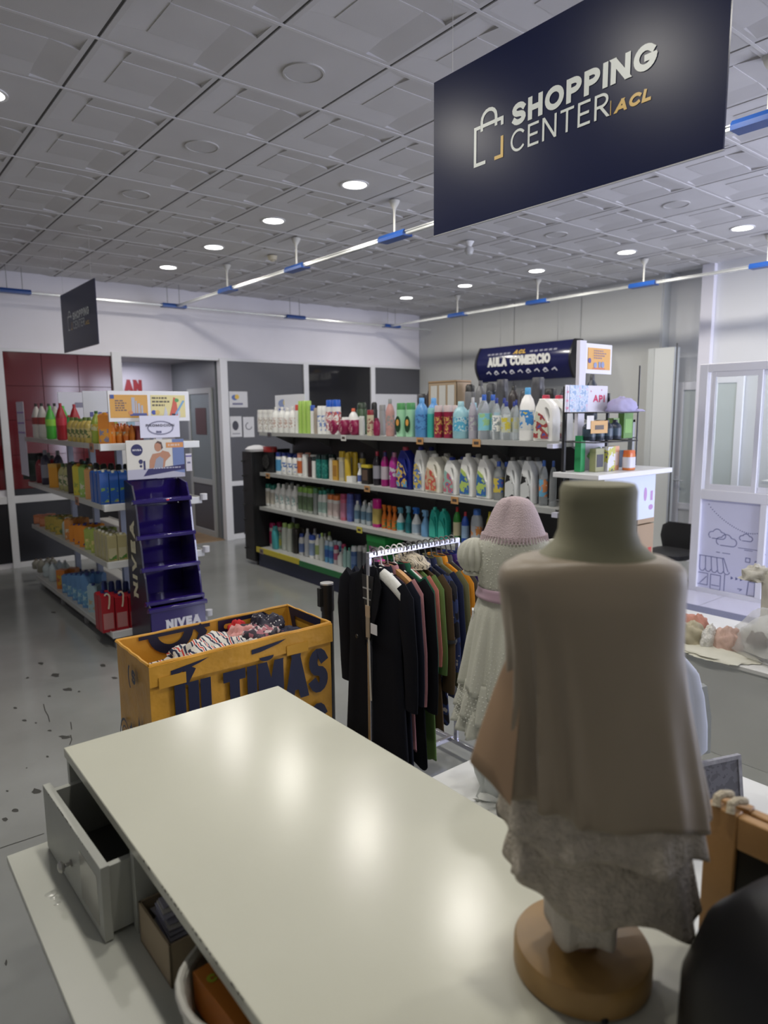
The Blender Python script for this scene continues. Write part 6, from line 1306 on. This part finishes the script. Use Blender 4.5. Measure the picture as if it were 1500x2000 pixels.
pb('white pack with green leaves behind the cream packet on white board shelf',4.30,2.93,TZ,.24,.03,.215,(.64,.64,.72),None)
pb('olive packet with dark band on the white board shelf',4.16,2.80,TZ,.10,.05,.16,(.30,.30,.16),(.03,.03,.05))
pb('cream and yellow packet with dark band on the white board shelf',4.27,2.78,TZ,.09,.05,.17,patmat(((.66,.66,.7),(.5,.5,.1),(.08,.07,.2)),'noise',16,.4),None)
pb('pale orange packet left of the orange bottle on white board shelf',4.36,2.80,TZ,.07,.05,.175,(.68,.36,.22),(.65,.5,.45))
pb('orange bottle with white label on the white board shelf',4.435,2.72,TZ,.10,.07,.135,(.60,.17,.03),(.60,.60,.68),cat='bottle',kind='flip',cap=(.62,.14,.04))
pb('bright blue box at the right of the white board shelf',4.73,2.93,TZ,.09,.06,.12,(.02,.22,.42))
pb('black box beside the bright blue box on white board shelf',4.60,2.93,TZ,.08,.06,.115,(.02,.03,.05))
flat([[(-.1,.10),(-.04,.15),(.06,.16),(.11,.12),(.08,.08),(-.06,.075)]],((4.30,2.912,TZ),(1,0,0),(0,0,1)),mat((.10,.26,.06)),bpy.data.objects[[o.name for o in bpy.data.objects if o.get('label','').startswith('white pack with green')][0]],'leaf_print').matrix_parent_inverse=Matrix.Translation((-4.30,-2.93,-TZ))
t=wrk
bx(3.92,4.86,2.62,2.99,1.395,1.430).build('white_board',mat((.74,.74,.76),rough=.3),t,bevel=.003); bx(4.05,4.70,2.66,2.945,1.07,1.395).build('printed_bin',mat((.62,.68,.80),rough=.4),t)
flat([ell(.52,1.25,.02,.05),rect(.59,.62,1.20,1.27),ell(.60,1.15,.03,.02)],((4.05,2.66,0),(1,0,0),(0,0,1)),mat((.45,.25,.5)),t,'printed_spots')
for k,(z,h) in enumerate(((.62,.30),(.93,.28))):
    t=thing('cardboard_box','brown shipping carton behind the wire rack, %s of the pile'%('lower' if not k else 'upper'),'box',(5.05,3.0,z-.0),0,'shipping cartons pile'); bx(0,.26,0,.4,0,h).build('carton',mat((.36,.26,.16),rough=.7),t,bevel=.004); bx(.0,.26,.19,.22,h,h+.002).build('tape',mat((.45,.33,.2),rough=.3),t); bx(.18,.23,-.002,0,.05,.10).build('red_mark',mat((.5,.05,.04)),t)
t=thing('cardboard_box','big brown shipping carton on floor supporting the carton pile','box',(5.02,2.98,.0),0,'shipping cartons pile'); bx(0,.30,0,.45,0,.618).build('carton',mat((.34,.25,.16),rough=.7),t,bevel=.004); bx(0,.30,.21,.24,.618,.620).build('tape',mat((.45,.33,.2),rough=.3),t)
